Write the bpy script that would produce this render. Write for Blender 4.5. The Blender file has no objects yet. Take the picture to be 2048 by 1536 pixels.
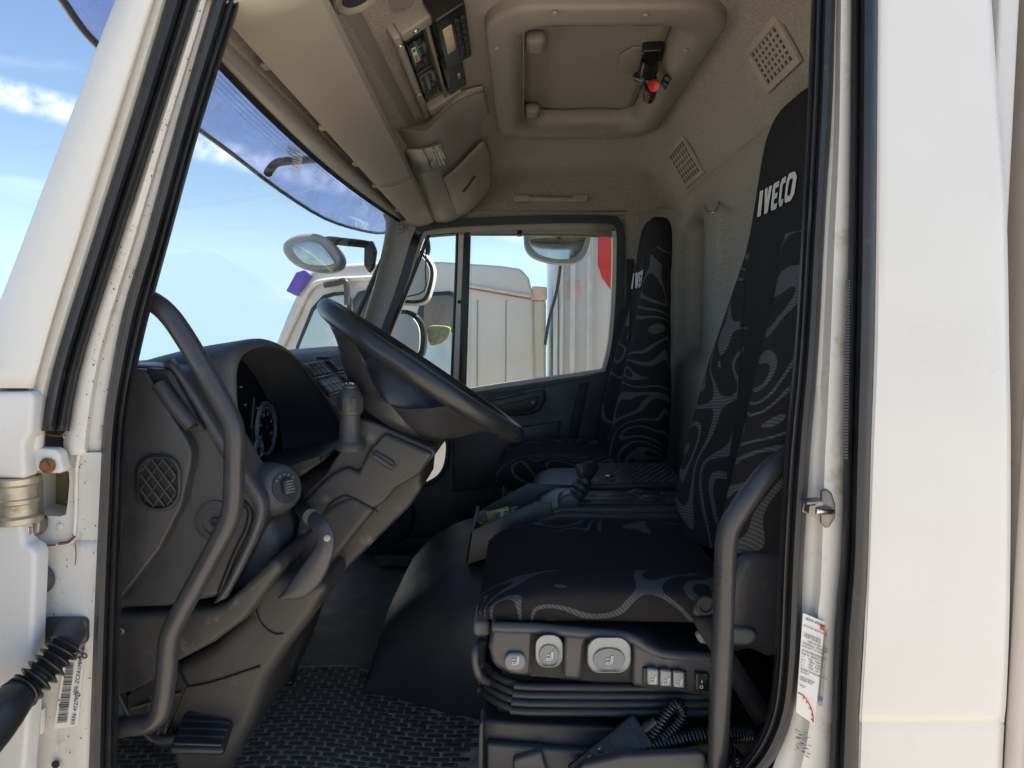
import bpy, bmesh, math, random
from mathutils import Vector, Matrix, noise as mnoise
R = math.radians
rnd = random.Random(7)
S = bpy.context.scene
COL = S.collection

# ------------------------------------------------------------------ camera
FPX = 1420.0
CAM = Vector((0.0, -1.09, 0.95))
PITCH, YAW = R(4.3), R(0.81)
FW = Vector((-math.sin(YAW)*math.cos(PITCH), math.cos(YAW)*math.cos(PITCH), -math.sin(PITCH)))
RT = Vector((math.cos(YAW), math.sin(YAW), 0))
UP = RT.cross(FW)
cd = bpy.data.cameras.new('camera'); cam = bpy.data.objects.new('camera', cd); COL.objects.link(cam)
cd.sensor_width = 36; cd.lens = 36*FPX/2048; cd.clip_start = 0.02; cd.clip_end = 5000
m = Matrix((RT, UP, -FW)).transposed().to_4x4(); m.translation = CAM
cam.matrix_world = m
S.camera = cam

# ------------------------------------------------------------------ light
SUN_EL, SUN_AZ = R(54), R(8)       # azimuth measured from +X (rear of the truck) towards +Y (far side)
W = bpy.data.worlds.new('World'); S.world = W; W.use_nodes = True
nt = W.node_tree; nt.nodes.clear()
def wn(t, **k):
    n = nt.nodes.new(t)
    for a, b in k.items(): setattr(n, a, b)
    return n
wo = wn('ShaderNodeOutputWorld'); bg = wn('ShaderNodeBackground'); sky = wn('ShaderNodeTexSky', sky_type='NISHITA')
sky.sun_disc = False; sky.sun_elevation = SUN_EL; sky.sun_rotation = R(90)-SUN_AZ
sky.air_density = 1.0; sky.dust_density = 0.35; sky.ozone_density = 2.2
tc = wn('ShaderNodeTexCoord'); sx = wn('ShaderNodeSeparateXYZ'); mx = wn('ShaderNodeMath', operation='MAXIMUM'); cx = wn('ShaderNodeCombineXYZ')
nt.links.new(tc.outputs['Generated'], sx.inputs[0]); nt.links.new(sx.outputs[2], mx.inputs[0]); mx.inputs[1].default_value = 0.10
nt.links.new(sx.outputs[0], cx.inputs[0]); nt.links.new(sx.outputs[1], cx.inputs[1]); nt.links.new(mx.outputs[0], cx.inputs[2])
nt.links.new(cx.outputs[0], sky.inputs[0])
# thin cirrus and one vapour trail
def dirpix(u, v): return (FW + RT*((u-1024)/FPX) + UP*((768-v)/FPX)).normalized()
ta, tb = dirpix(0, 185), dirpix(440, 302)
tn = ta.cross(tb).normalized()
dp = wn('ShaderNodeVectorMath', operation='DOT_PRODUCT'); dp.inputs[1].default_value = tn
nt.links.new(tc.outputs['Generated'], dp.inputs[0])
nz = wn('ShaderNodeTexNoise'); nz.inputs['Scale'].default_value = 60; nz.inputs['Detail'].default_value = 9
nt.links.new(tc.outputs['Generated'], nz.inputs['Vector'])
ab = wn('ShaderNodeMath', operation='ABSOLUTE'); nt.links.new(dp.outputs['Value'], ab.inputs[0])
mr = wn('ShaderNodeMapRange', interpolation_type='SMOOTHSTEP'); mr.inputs[1].default_value = 0.004; mr.inputs[2].default_value = 0.021
mr.inputs[3].default_value = 1; mr.inputs[4].default_value = 0
nt.links.new(ab.outputs[0], mr.inputs[0])
mm = wn('ShaderNodeMath', operation='MULTIPLY'); nt.links.new(mr.outputs[0], mm.inputs[0]); mq = wn('ShaderNodeMapRange'); mq.inputs[1].default_value = .25; mq.inputs[2].default_value = .80; mq.inputs[4].default_value = .8; nt.links.new(nz.outputs[0], mq.inputs[0]); nt.links.new(mq.outputs[0], mm.inputs[1])
mp = wn('ShaderNodeMapping'); mp.inputs['Scale'].default_value = (1.2, 2.2, 6); mp.inputs['Rotation'].default_value = (0.35, 0.2, 0.3)
nt.links.new(tc.outputs['Generated'], mp.inputs[0])
n2 = wn('ShaderNodeTexNoise'); n2.inputs['Scale'].default_value = 2.3; n2.inputs['Detail'].default_value = 7; n2.inputs['Distortion'].default_value = 0.6
nt.links.new(mp.outputs[0], n2.inputs['Vector'])
m2 = wn('ShaderNodeMapRange', interpolation_type='SMOOTHSTEP'); m2.inputs[1].default_value = 0.52; m2.inputs[2].default_value = 0.9
m2.inputs[4].default_value = 0.32
nt.links.new(n2.outputs[0], m2.inputs[0])
m3 = wn('ShaderNodeMath', operation='MAXIMUM'); nt.links.new(mm.outputs[0], m3.inputs[0]); nt.links.new(m2.outputs[0], m3.inputs[1])
mixc = wn('ShaderNodeMix', data_type='RGBA'); mixc.inputs[7].default_value = (9.5, 9.8, 10.2, 1)
nt.links.new(m3.outputs[0], mixc.inputs[0]); nt.links.new(sky.outputs[0], mixc.inputs[6])
nt.links.new(mixc.outputs[2], bg.inputs[0]); nt.links.new(bg.outputs[0], wo.inputs[0])
bg.inputs[1].default_value = 0.072
sd = bpy.data.lights.new('sun', 'SUN'); sd.energy = 5.0; sd.angle = R(0.5); sd.color = (1, 0.92, 0.80)
sun = bpy.data.objects.new('sun', sd); COL.objects.link(sun)
sdir = Vector((math.cos(SUN_EL)*math.cos(SUN_AZ), math.cos(SUN_EL)*math.sin(SUN_AZ), math.sin(SUN_EL)))
sun.rotation_euler = sdir.to_track_quat('Z', 'Y').to_euler(); sun.location = (6, 4, 12)
S.view_settings.view_transform = 'Standard'; S.view_settings.look = 'None'; S.view_settings.gamma = 1
S.view_settings.exposure = 1.5
S.render.engine = 'CYCLES'
S.cycles.max_bounces = 10; S.cycles.transparent_max_bounces = 16; S.cycles.diffuse_bounces = 6

# ------------------------------------------------------------------ pixel helpers (direction only; depth is given)
def ray(u, v): return FW + RT*((u-1024)/FPX) + UP*((768-v)/FPX)
def P(u, v, y):
    d = ray(u, v); return CAM + d*((y-CAM.y)/d.y)
def PX(u, v, x):
    d = ray(u, v); return CAM + d*((x-CAM.x)/d.x)
def PZ(u, v, z):
    d = ray(u, v); return CAM + d*((z-CAM.z)/d.z)

# ------------------------------------------------------------------ materials
MATS = {}
def mat(name, col, rough=0.5, metal=0.0, noise=0.0, nscale=20, bump=0.0, bscale=300, coat=0.0, spec=0.5, dirt=None, sheen=0.0):
    M = bpy.data.materials.new(name); M.use_nodes = True; t = M.node_tree; b = t.nodes['Principled BSDF']
    b.inputs['Base Color'].default_value = (*col, 1); b.inputs['Roughness'].default_value = rough
    b.inputs['Metallic'].default_value = metal; b.inputs['Coat Weight'].default_value = coat
    b.inputs['Specular IOR Level'].default_value = spec; b.inputs['Sheen Weight'].default_value = sheen
    co = t.nodes.new('ShaderNodeTexCoord')
    src = None
    if noise > 0:
        n = t.nodes.new('ShaderNodeTexNoise'); n.inputs['Scale'].default_value = nscale; n.inputs['Detail'].default_value = 6
        t.links.new(co.outputs['Object'], n.inputs['Vector'])
        r = t.nodes.new('ShaderNodeMapRange'); r.inputs[1].default_value = .3; r.inputs[2].default_value = .7
        r.inputs[3].default_value = 1-noise; r.inputs[4].default_value = 1+noise
        t.links.new(n.outputs[0], r.inputs[0])
        v = t.nodes.new('ShaderNodeVectorMath'); v.operation = 'SCALE'; v.inputs[0].default_value = col
        t.links.new(r.outputs[0], v.inputs['Scale']); src = v.outputs[0]
        t.links.new(src, b.inputs['Base Color'])
        rr = t.nodes.new('ShaderNodeMapRange'); rr.inputs[1].default_value = .3; rr.inputs[2].default_value = .7
        rr.inputs[3].default_value = max(0.03, rough-0.09); rr.inputs[4].default_value = min(1, rough+0.09)
        t.links.new(n.outputs[0], rr.inputs[0]); t.links.new(rr.outputs[0], b.inputs['Roughness'])
    if dirt:   # (colour, noise scale, threshold, amount)
        dc, ds, th, am = dirt
        n = t.nodes.new('ShaderNodeTexNoise'); n.inputs['Scale'].default_value = ds; n.inputs['Detail'].default_value = 9; n.inputs['Roughness'].default_value = .65
        t.links.new(co.outputs['Object'], n.inputs['Vector'])
        r = t.nodes.new('ShaderNodeMapRange'); r.interpolation_type = 'SMOOTHSTEP'
        r.inputs[1].default_value = th; r.inputs[2].default_value = th+.16; r.inputs[4].default_value = am
        t.links.new(n.outputs[0], r.inputs[0])
        mi = t.nodes.new('ShaderNodeMix'); mi.data_type = 'RGBA'; mi.inputs[7].default_value = (*dc, 1); mi.inputs[6].default_value = (*col, 1)
        t.links.new(r.outputs[0], mi.inputs[0])
        if src: t.links.new(src, mi.inputs[6])
        t.links.new(mi.outputs[2], b.inputs['Base Color'])
    if bump > 0:
        n = t.nodes.new('ShaderNodeTexNoise'); n.inputs['Scale'].default_value = bscale; n.inputs['Detail'].default_value = 3
        t.links.new(co.outputs['Object'], n.inputs['Vector'])
        bp = t.nodes.new('ShaderNodeBump'); bp.inputs['Strength'].default_value = bump; bp.inputs['Distance'].default_value = .002
        t.links.new(n.outputs[0], bp.inputs['Height']); t.links.new(bp.outputs[0], b.inputs['Normal'])
    MATS[name] = M
    return M

WHITE = mat('white_paint', (.68, .665, .635), .34, coat=.3, noise=.03, nscale=5, dirt=((.50, .46, .39), 7, .60, .35))
WHITE2 = mat('white_jamb_paint', (.64, .62, .58), .4, noise=.05, nscale=9, dirt=((.33, .28, .21), 17, .54, .6), coat=.1)
WHITEP = mat('white_plastic', (.64, .63, .61), .45, noise=.03, nscale=4, bump=.03, bscale=500, dirt=((.42, .39, .34), 8, .60, .3))
BEIGEBOX = mat('cargo_panel', (.55, .49, .43), .55, noise=.05, nscale=6)
RUST = mat('rust', (.17, .075, .03), .85, noise=.5, nscale=60, bump=.4, bscale=200)
RUBBER = mat('black_rubber', (.020, .021, .024), .38, noise=.25, nscale=12, bump=.05, bscale=200, dirt=((.09, .085, .08), 30, .60, .6))
RUBBER2 = mat('grey_rubber', (.045, .046, .050), .42, noise=.2, nscale=10, dirt=((.12, .115, .11), 30, .60, .5))
DASH = mat('dash_plastic', (.044, .045, .048), .42, noise=.12, nscale=14, bump=.12, bscale=700, dirt=((.10, .098, .095), 22, .62, .35))
DASHL = mat('dash_leathergrain', (.074, .075, .081), .47, noise=.12, nscale=14, bump=.8, bscale=420, dirt=((.11, .108, .1), 18, .62, .4))
DASHB = mat('knee_plastic', (.043, .040, .038), .5, noise=.15, nscale=9, bump=.1, bscale=600, dirt=((.22, .205, .19), 15, .56, .6))
DARK = mat('dark_plastic', (.022, .023, .026), .45, noise=.15, nscale=16, bump=.1, bscale=500)
BLACK = mat('black_recess', (.008, .008, .009), .6, noise=.1)
TUBE = mat('handle_coating', (.044, .044, .047), .34, noise=.15, nscale=18, bump=.1, bscale=500, dirt=((.12, .115, .11), 20, .60, .4))
WHEEL = mat('wheel_polyurethane', (.028, .029, .033), .33, noise=.2, nscale=18, bump=.06, bscale=600)
WHEELP = mat('wheel_hub_plastic', (.040, .042, .048), .40, noise=.12, nscale=14, bump=.12, bscale=700)
SEATP = mat('seat_base_plastic', (.058, .057, .062), .36, noise=.12, nscale=14, bump=.1, bscale=600, dirt=((.16, .15, .14), 25, .60, .5))
LGREY = mat('light_grey_plastic', (.33, .34, .33), .42, noise=.06, nscale=22)
MGREY = mat('mid_grey_plastic', (.20, .205, .205), .42, noise=.06, nscale=22)
ICON = mat('icon_white', (.75, .76, .76), .5)
LINING = mat('roof_lining_fabric', (.270, .250, .215), .9, noise=.40, nscale=260, bump=1.0, bscale=420, sheen=.2, dirt=((.20, .178, .150), 3, .56, .45))
PILLARF = mat('pillar_fabric', (.42, .40, .37), .9, noise=.22, nscale=220, bump=.8, bscale=420, sheen=.2)
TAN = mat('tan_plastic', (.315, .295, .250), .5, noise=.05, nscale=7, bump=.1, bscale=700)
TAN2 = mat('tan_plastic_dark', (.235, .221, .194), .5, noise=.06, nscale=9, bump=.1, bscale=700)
GREYB = mat('greybeige_plastic', (.29, .275, .245), .45, noise=.06, nscale=9, bump=.08, bscale=700)
METAL = mat('bright_metal', (.6, .6, .58), .28, metal=1, noise=.15, nscale=40)
ZINC = mat('zinc_plated', (.46, .42, .33), .48, metal=.85, noise=.3, nscale=30, dirt=((.2, .13, .07), 28, .55, .7))
STEEL = mat('worn_steel', (.23, .215, .20), .4, metal=.8, noise=.3, nscale=40)
FLOORM = mat('floor_vinyl', (.135, .126, .112), .55, noise=.2, nscale=9, bump=.3, bscale=300, dirt=((.22, .20, .175), 9, .50, .75))
VINYL = mat('engine_cover_vinyl', (.054, .052, .052), .36, noise=.15, nscale=8, bump=.55, bscale=420, dirt=((.09, .088, .085), 6, .58, .4))
MATBASE = mat('mat_groove', (.48, .42, .34), .9, noise=.4, nscale=30, bump=.4, bscale=200)
MATPAD = mat('mat_pad', (.085, .076, .066), .6, noise=.3, nscale=40, dirt=((.12, .11, .09), 25, .6, .5))
PAPER = mat('sticker_paper', (.72, .72, .70), .5, noise=.04, nscale=30)
INK = mat('print_ink', (.04, .04, .045), .6)
INKR = mat('print_red', (.6, .05, .04), .5)
INKB = mat('print_blue', (.05, .1, .35), .5)
YEL = mat('yellow_card', (.85, .85, .04), .45, noise=.05, nscale=30)
REDP = mat('red_paint', (.62, .03, .025), .35, noise=.06, nscale=5, coat=.3)
REDB = mat('red_button', (.55, .02, .03), .3)
RADIO = mat('radio_black', (.014, .014, .016), .3, noise=.1)
SCREEN = mat('screen_glass', (.008, .009, .011), .08, noise=.02)
LETTER = mat('letter_print', (.52, .52, .50), .6, noise=.08, nscale=80)
LETTERE = mat('letter_edge', (.72, .72, .70), .6)
PLAIN = mat('seat_fabric_plain', (.021, .020, .021), .9, noise=.15, nscale=300, bump=.5, bscale=900, spec=.15)
BELT = mat('belt_webbing', (.022, .022, .025), .7, noise=.1, nscale=200, bump=.4, bscale=800)
GRNG = mat('green_glass_bit', (.02, .22, .07), .15, noise=.2)
GROUND = mat('ground_concrete', (.50, .43, .34), .9, noise=.14, nscale=1.2, bump=.5, bscale=20, dirt=((.30, .27, .22), .5, .52, .5))
CABW = mat('parked_truck_paint', (.62, .605, .555), .35, coat=.3, noise=.03, nscale=3, dirt=((.5, .44, .33), 5, .62, .45))
BOXW = mat('cargo_box_grp', (.62, .625, .61), .4, noise=.03, nscale=3, dirt=((.52, .48, .4), 4, .62, .35))
ORANGE = mat('orange_trim', (.42, .15, .09), .5, noise=.1)
MIRROR = mat('mirror_glass', (.85, .87, .87), .02, metal=1)
MIRRORD = mat('mirror_glass_dark', (.40, .43, .43), .12, metal=1, noise=.2, nscale=14)

def fabric():
    M = bpy.data.materials.new('seat_fabric_swirl'); M.use_nodes = True; t = M.node_tree; b = t.nodes['Principled BSDF']
    N = t.nodes.new; L = t.links.new
    co = N('ShaderNodeTexCoord')
    n = N('ShaderNodeTexNoise'); n.inputs['Scale'].default_value = 4.6; n.inputs['Detail'].default_value = 0.0; n.inputs['Distortion'].default_value = 1.0
    L(co.outputs['Object'], n.inputs['Vector'])
    mu = N('ShaderNodeMath'); mu.operation = 'MULTIPLY'; mu.inputs[1].default_value = 7.2; L(n.outputs[0], mu.inputs[0])
    fr = N('ShaderNodeMath'); fr.operation = 'FRACT'; L(mu.outputs[0], fr.inputs[0])
    s1 = N('ShaderNodeMath'); s1.operation = 'SUBTRACT'; s1.inputs[1].default_value = .5; L(fr.outputs[0], s1.inputs[0])
    ab = N('ShaderNodeMath'); ab.operation = 'ABSOLUTE'; L(s1.outputs[0], ab.inputs[0])
    n2 = N('ShaderNodeTexNoise'); n2.inputs['Scale'].default_value = 7; L(co.outputs['Object'], n2.inputs['Vector'])
    wd = N('ShaderNodeMapRange'); wd.inputs[1].default_value = .35; wd.inputs[2].default_value = .65; wd.inputs[3].default_value = .09; wd.inputs[4].default_value = .16
    L(n2.outputs[0], wd.inputs[0])
    lt = N('ShaderNodeMath'); lt.operation = 'LESS_THAN'; L(ab.outputs[0], lt.inputs[0]); L(wd.outputs[0], lt.inputs[1])
    # diagonal weave hatch
    w = N('ShaderNodeTexWave'); w.wave_type = 'BANDS'; w.bands_direction = 'DIAGONAL'; w.inputs['Scale'].default_value = 75; w.inputs['Distortion'].default_value = 0
    L(co.outputs['Object'], w.inputs['Vector'])
    h = N('ShaderNodeMapRange'); h.inputs[1].default_value = .3; h.inputs[2].default_value = .75; h.inputs[3].default_value = .45; h.inputs[4].default_value = 1
    L(w.outputs[1], h.inputs[0])
    k = N('ShaderNodeMath'); k.operation = 'MULTIPLY'; L(lt.outputs[0], k.inputs[0]); L(h.outputs[0], k.inputs[1])
    mi = N('ShaderNodeMix'); mi.data_type = 'RGBA'; mi.inputs[6].default_value = (.023, .0215, .022, 1); mi.inputs[7].default_value = (.105, .107, .109, 1)
    L(k.outputs[0], mi.inputs[0]); L(mi.outputs[2], b.inputs['Base Color'])
    b.inputs['Roughness'].default_value = .9; b.inputs['Specular IOR Level'].default_value = .15
    bp = N('ShaderNodeBump'); bp.inputs['Strength'].default_value = .35; bp.inputs['Distance'].default_value = .001
    L(w.outputs[1], bp.inputs['Height']); L(bp.outputs[0], b.inputs['Normal'])
    return M
SWIRL = fabric()

def glassmat(name, tint, fres=1.45, haze=0.0, hazecol=(.8, .8, .8), nscale=3):
    M = bpy.data.materials.new(name); M.use_nodes = True; t = M.node_tree; t.nodes.clear(); N = t.nodes.new; L = t.links.new
    o = N('ShaderNodeOutputMaterial'); tr = N('ShaderNodeBsdfTransparent'); tr.inputs[0].default_value = (*tint, 1)
    gl = N('ShaderNodeBsdfGlossy'); gl.inputs['Roughness'].default_value = .02; gl.inputs[0].default_value = (.95, .97, 1, 1)
    ge = N('ShaderNodeNewGeometry'); dt = N('ShaderNodeVectorMath'); dt.operation = 'DOT_PRODUCT'
    L(ge.outputs['Incoming'], dt.inputs[0]); L(ge.outputs['Normal'], dt.inputs[1])
    def mth(op, a, b=None):
        q = N('ShaderNodeMath'); q.operation = op
        for k_, x_ in enumerate((a, b)):
            if x_ is None: continue
            if isinstance(x_, (int, float)): q.inputs[k_].default_value = x_
            else: L(x_, q.inputs[k_])
        return q.outputs[0]
    r0 = ((fres-1)/(fres+1))**2          # Schlick, the same from both sides of a thin pane
    fr = mth('ADD', r0, mth('MULTIPLY', 1-r0, mth('POWER', mth('SUBTRACT', 1, mth('ABSOLUTE', dt.outputs['Value'])), 5)))
    mx = N('ShaderNodeMixShader'); L(fr, mx.inputs[0]); L(tr.outputs[0], mx.inputs[1]); L(gl.outputs[0], mx.inputs[2])
    last = mx
    if haze > 0:
        co = N('ShaderNodeTexCoord'); n = N('ShaderNodeTexNoise'); n.inputs['Scale'].default_value = nscale; n.inputs['Detail'].default_value = 8
        L(co.outputs['Object'], n.inputs['Vector'])
        r = N('ShaderNodeMapRange'); r.inputs[1].default_value = .35; r.inputs[2].default_value = .75; r.inputs[3].default_value = haze*.4; r.inputs[4].default_value = haze*1.8
        L(n.outputs[0], r.inputs[0])
        df = N('ShaderNodeBsdfDiffuse'); df.inputs[0].default_value = (*hazecol, 1)
        tl = N('ShaderNodeBsdfTranslucent'); tl.inputs[0].default_value = (*hazecol, 1)
        a = N('ShaderNodeMixShader'); a.inputs[0].default_value = .6; L(df.outputs[0], a.inputs[1]); L(tl.outputs[0], a.inputs[2])
        m2 = N('ShaderNodeMixShader'); L(r.outputs[0], m2.inputs[0]); L(mx.outputs[0], m2.inputs[1]); L(a.outputs[0], m2.inputs[2]); last = m2
    L(last.outputs[0], o.inputs[0])
    return M
GLASS = glassmat('window_glass', (.90, .95, .95), 1.3, .015)
WGLASS = glassmat('windscreen_glass', (.95, .98, .98), 1.2, .010)
TGLASS = glassmat('truck_window_glass', (.62, .70, .72), 1.6, .06, (.6, .62, .62))
VISOR = glassmat('violet_visor_acrylic', (.55, .58, .80), 1.25, .26, (.50, .51, .68), 11)
VISOR2 = glassmat('purple_visor_acrylic', (.20, .12, .55), 1.4, .35, (.25, .15, .6), 7)
CLEARP = glassmat('clear_plastic', (.85, .87, .87), 1.7, .12, (.8, .8, .8), 30)
LAMPL = mat('lamp_lens', (.56, .56, .52), .16, noise=.1, nscale=30)

# ------------------------------------------------------------------ objects
def tag(o, label=None, cat=None, group=None, kind=None):
    if label: o['label'] = label
    if cat: o['category'] = cat
    if group: o['group'] = group
    if kind: o['kind'] = kind
    return o
def thing(name, label, cat, loc, group=None):
    o = bpy.data.objects.new(name, None); COL.objects.link(o); o.location = loc; o.empty_display_size = .1
    return tag(o, label, cat, group)
def link(name, me, mats, parent=None, smooth=True, ang=35):
    o = bpy.data.objects.new(name, me); COL.objects.link(o)
    for mt in (mats if isinstance(mats, (list, tuple)) else [mats]): me.materials.append(mt)
    if parent is not None:
        o.parent = parent
        if parent.type == 'EMPTY': o.location = -Vector(parent.location)
    if smooth:
        me.polygons.foreach_set('use_smooth', [True]*len(me.polygons))
        try: me.set_sharp_from_angle(angle=R(ang))
        except Exception: pass
    return o
def raw(name, verts, faces, mats, parent=None, smooth=True, ang=35, fm=None, recalc=True):
    me = bpy.data.meshes.new(name); me.from_pydata([tuple(v) for v in verts], [], faces); 
    if fm: me.polygons.foreach_set('material_index', fm)
    if recalc:
        bm = bmesh.new(); bm.from_mesh(me); bmesh.ops.recalc_face_normals(bm, faces=bm.faces); bm.to_mesh(me); bm.free()
    return link(name, me, mats, parent, smooth, ang)
def frombm(name, bm, mats, parent=None, smooth=True, ang=35):
    bmesh.ops.recalc_face_normals(bm, faces=bm.faces)
    me = bpy.data.meshes.new(name); bm.to_mesh(me); bm.free()
    return link(name, me, mats, parent, smooth, ang)
def cr(p0, p1, p2, p3, t):
    return 0.5*((2*p1)+(p2-p0)*t+(2*p0-5*p1+4*p2-p3)*t*t+(3*p1-p0-3*p2+p3)*t*t*t)
def spline(pts, n, closed=False):
    pts = [Vector(p) for p in pts]; out = []; N = len(pts)
    if N < 3 or n < 2: return pts
    for i in range(N if closed else N-1):
        if closed: a, b, c, d = pts[i-1], pts[i], pts[(i+1) % N], pts[(i+2) % N]
        else: b, c = pts[i], pts[i+1]; a = pts[i-1] if i > 0 else b*2-c; d = pts[i+2] if i < N-2 else c*2-b
        for k in range(n): out.append(cr(a, b, c, d, k/n))
    if not closed: out.append(pts[-1])
    return out
def grid(name, rows, mt, parent, nr=1, nc=1, thick=0.0, off=0, smooth=True, ang=50, fm=None):
    """surface through rows of world points, smoothed; thickened along its normals"""
    rows = [spline(r, nc) for r in rows]
    if nr > 1:
        cols = [spline([r[j] for r in rows], nr) for j in range(len(rows[0]))]
        rows = [[c[i] for c in cols] for i in range(len(cols[0]))]
    h, w = len(rows), len(rows[0]); V = [p for r in rows for p in r]; F = []
    for i in range(h-1):
        for j in range(w-1): F.append((i*w+j, i*w+j+1, (i+1)*w+j+1, (i+1)*w+j))
    o = raw(name, V, F, mt, parent, smooth, ang, fm)
    if thick:
        s = o.modifiers.new('s', 'SOLIDIFY'); s.thickness = thick; s.offset = off
    return o
def tube(name, pts, r, mt, parent, seg=14, n=8, closed=False, flat=1.0, cap=True):
    pts = spline(pts, n, closed); N = len(pts)
    rs = r if isinstance(r, (list, tuple)) else None
    T = []
    for i in range(N):
        a = pts[i-1] if (i > 0 or closed) else pts[i]; b = pts[(i+1) % N] if (i < N-1 or closed) else pts[i]
        T.append((b-a).normalized())
    up = Vector((0, 0, 1)) if abs(T[0].z) < .9 else Vector((1, 0, 0))
    nrm = (up - T[0]*up.dot(T[0])).normalized(); V = []; F = []
    for i in range(N):
        nrm = (nrm - T[i]*nrm.dot(T[i])).normalized(); bn = T[i].cross(nrm)
        if rs:
            f = i/(N-1)*(len(rs)-1); k = min(int(f), len(rs)-2); rr = rs[k]+(rs[k+1]-rs[k])*(f-k)
        else: rr = r
        for s in range(seg):
            a = 2*math.pi*s/seg; V.append(pts[i]+nrm*math.cos(a)*rr+bn*math.sin(a)*rr*flat)
    for i in range(N if closed else N-1):
        for s in range(seg):
            i2 = (i+1) % N; F.append((i*seg+s, i*seg+(s+1) % seg, i2*seg+(s+1) % seg, i2*seg+s))
    if cap and not closed:
        F.append(tuple(range(seg))[::-1]); F.append(tuple(range((N-1)*seg, N*seg)))
    return raw(name, V, F, mt, parent, True, 60)
def prism(name, poly, vec, mt, parent, bevel=0.0, seg=3, smooth=True, ang=40, n=1, mb=None):
    """planar polygon (world points) extruded by vec, edges rounded"""
    poly = spline(poly, n, True) if n > 1 else [Vector(p) for p in poly]
    bm = bmesh.new(); vec = Vector(vec)
    a = [bm.verts.new(p) for p in poly]; b = [bm.verts.new(p+vec) for p in poly]; N = len(poly)
    bm.faces.new(a); bm.faces.new(b[::-1])
    for i in range(N): bm.faces.new((a[i], b[i], b[(i+1) % N], a[(i+1) % N]))
    bmesh.ops.recalc_face_normals(bm, faces=bm.faces)
    if bevel > 0:
        ed = [e for e in bm.edges if len(e.link_faces) == 2 and e.link_faces[0].normal.angle(e.link_faces[1].normal, 0) > R(28)]
        bmesh.ops.bevel(bm, geom=ed, offset=bevel, segments=seg, profile=.5, affect='EDGES', clamp_overlap=True)
    big = [f for f in bm.faces if len(f.verts) > 4]
    if big: bmesh.ops.triangulate(bm, faces=big)
    return frombm(name, bm, mt, parent, smooth, ang)
def slab(name, uv, y0, y1, mt, parent, bevel=.006, seg=3, n=1, **k):
    return prism(name, [P(u, v, y0) for u, v in uv], (0, y1-y0, 0), mt, parent, bevel, seg, n=n, **k)
def xslab(name, xz, y0, y1, mt, parent, bevel=.006, seg=3, n=1, **k):
    return prism(name, [Vector((x, y0, z)) for x, z in xz], (0, y1-y0, 0), mt, parent, bevel, seg, n=n, **k)
def basis(xd, zd):
    x = Vector(xd).normalized(); z = Vector(zd); z = (z - x*z.dot(x)).normalized(); y = z.cross(x)
    return Matrix((x, y, z)).transposed()
def rbox(name, c, size, mt, parent, bevel=.004, seg=3, B=None, smooth=True, taper=1.0):
    bm = bmesh.new(); bmesh.ops.create_cube(bm, size=1)
    for v in bm.verts:
        k = taper if v.co.z > 0 else 1
        v.co = Vector((v.co.x*size[0]*k, v.co.y*size[1]*k, v.co.z*size[2]))
    if bevel > 0: bmesh.ops.bevel(bm, geom=list(bm.edges), offset=bevel, segments=seg, profile=.5, affect='EDGES', clamp_overlap=True)
    M4 = (B.to_4x4() if B else Matrix.Identity(4)); M4.translation = Vector(c); bmesh.ops.transform(bm, matrix=M4, verts=bm.verts)
    return frombm(name, bm, mt, parent, smooth, 40)
def lathe(name, prof, c, axis, mt, parent, seg=20, sq=None):
    """profile [(r,h)] turned about axis through c"""
    ax = Vector(axis).normalized(); h = Vector((0, 0, 1)) if abs(ax.z) < .9 else Vector((1, 0, 0))
    a = (h-ax*h.dot(ax)).normalized(); b = ax.cross(a); V = []; F = []; c = Vector(c)
    for r, z in prof:
        for s in range(seg):
            t = 2*math.pi*s/seg; V.append(c+ax*z+a*math.cos(t)*r+b*math.sin(t)*r)
    n = len(prof)
    for i in range(n-1):
        for s in range(seg): F.append((i*seg+s, i*seg+(s+1) % seg, (i+1)*seg+(s+1) % seg, (i+1)*seg+s))
    F.append(tuple(range(seg))[::-1]); F.append(tuple(range((n-1)*seg, n*seg)))
    return raw(name, V, F, mt, parent, True, 40)
def loft(name, rings, mt, parent, cap=True, ang=60, fm=None):
    seg = len(rings[0]); V = [p for r in rings for p in r]; F = []
    for i in range(len(rings)-1):
        for s in range(seg): F.append((i*seg+s, i*seg+(s+1) % seg, (i+1)*seg+(s+1) % seg, (i+1)*seg+s))
    ix = [fm(sum((V[k] for k in f), Vector())/4) for f in F] if fm else None
    if cap:
        F.append(tuple(range(seg))[::-1]); F.append(tuple(range((len(rings)-1)*seg, len(rings)*seg)))
        if ix: ix += [0, 0]
    return raw(name, V, F, mt, parent, True, ang, ix)
def quad(name, a, b, c, d, mt, parent, t=.002):
    n = (Vector(b)-Vector(a)).cross(Vector(d)-Vector(a)).normalized()
    return prism(name, [a, b, c, d], n*t, mt, parent, 0, smooth=False)
def textmesh(name, body, size, o, xd, yd, mt, parent, ext=.0006, offs=0.0, lift=.001, align='LEFT', sx=1.0, space=1.0):
    cu = bpy.data.curves.new(name, 'FONT'); cu.body = body; cu.size = size; cu.extrude = ext; cu.offset = offs; cu.align_x = align
    cu.resolution_u = 2; cu.space_line = space
    ob = bpy.data.objects.new(name, cu); COL.objects.link(ob)
    dg = bpy.context.evaluated_depsgraph_get(); me = bpy.data.meshes.new_from_object(ob.evaluated_get(dg))
    bpy.data.objects.remove(ob); bpy.data.curves.remove(cu)
    x = Vector(xd).normalized(); y = Vector(yd); y = (y-x*y.dot(x)).normalized(); z = x.cross(y)
    M4 = Matrix((x*sx, y, z)).transposed().to_4x4(); M4.translation = Vector(o)+z*lift
    me.transform(M4); me.materials.clear(); me.name = name
    return link(name, me, mt, parent, False)
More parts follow.
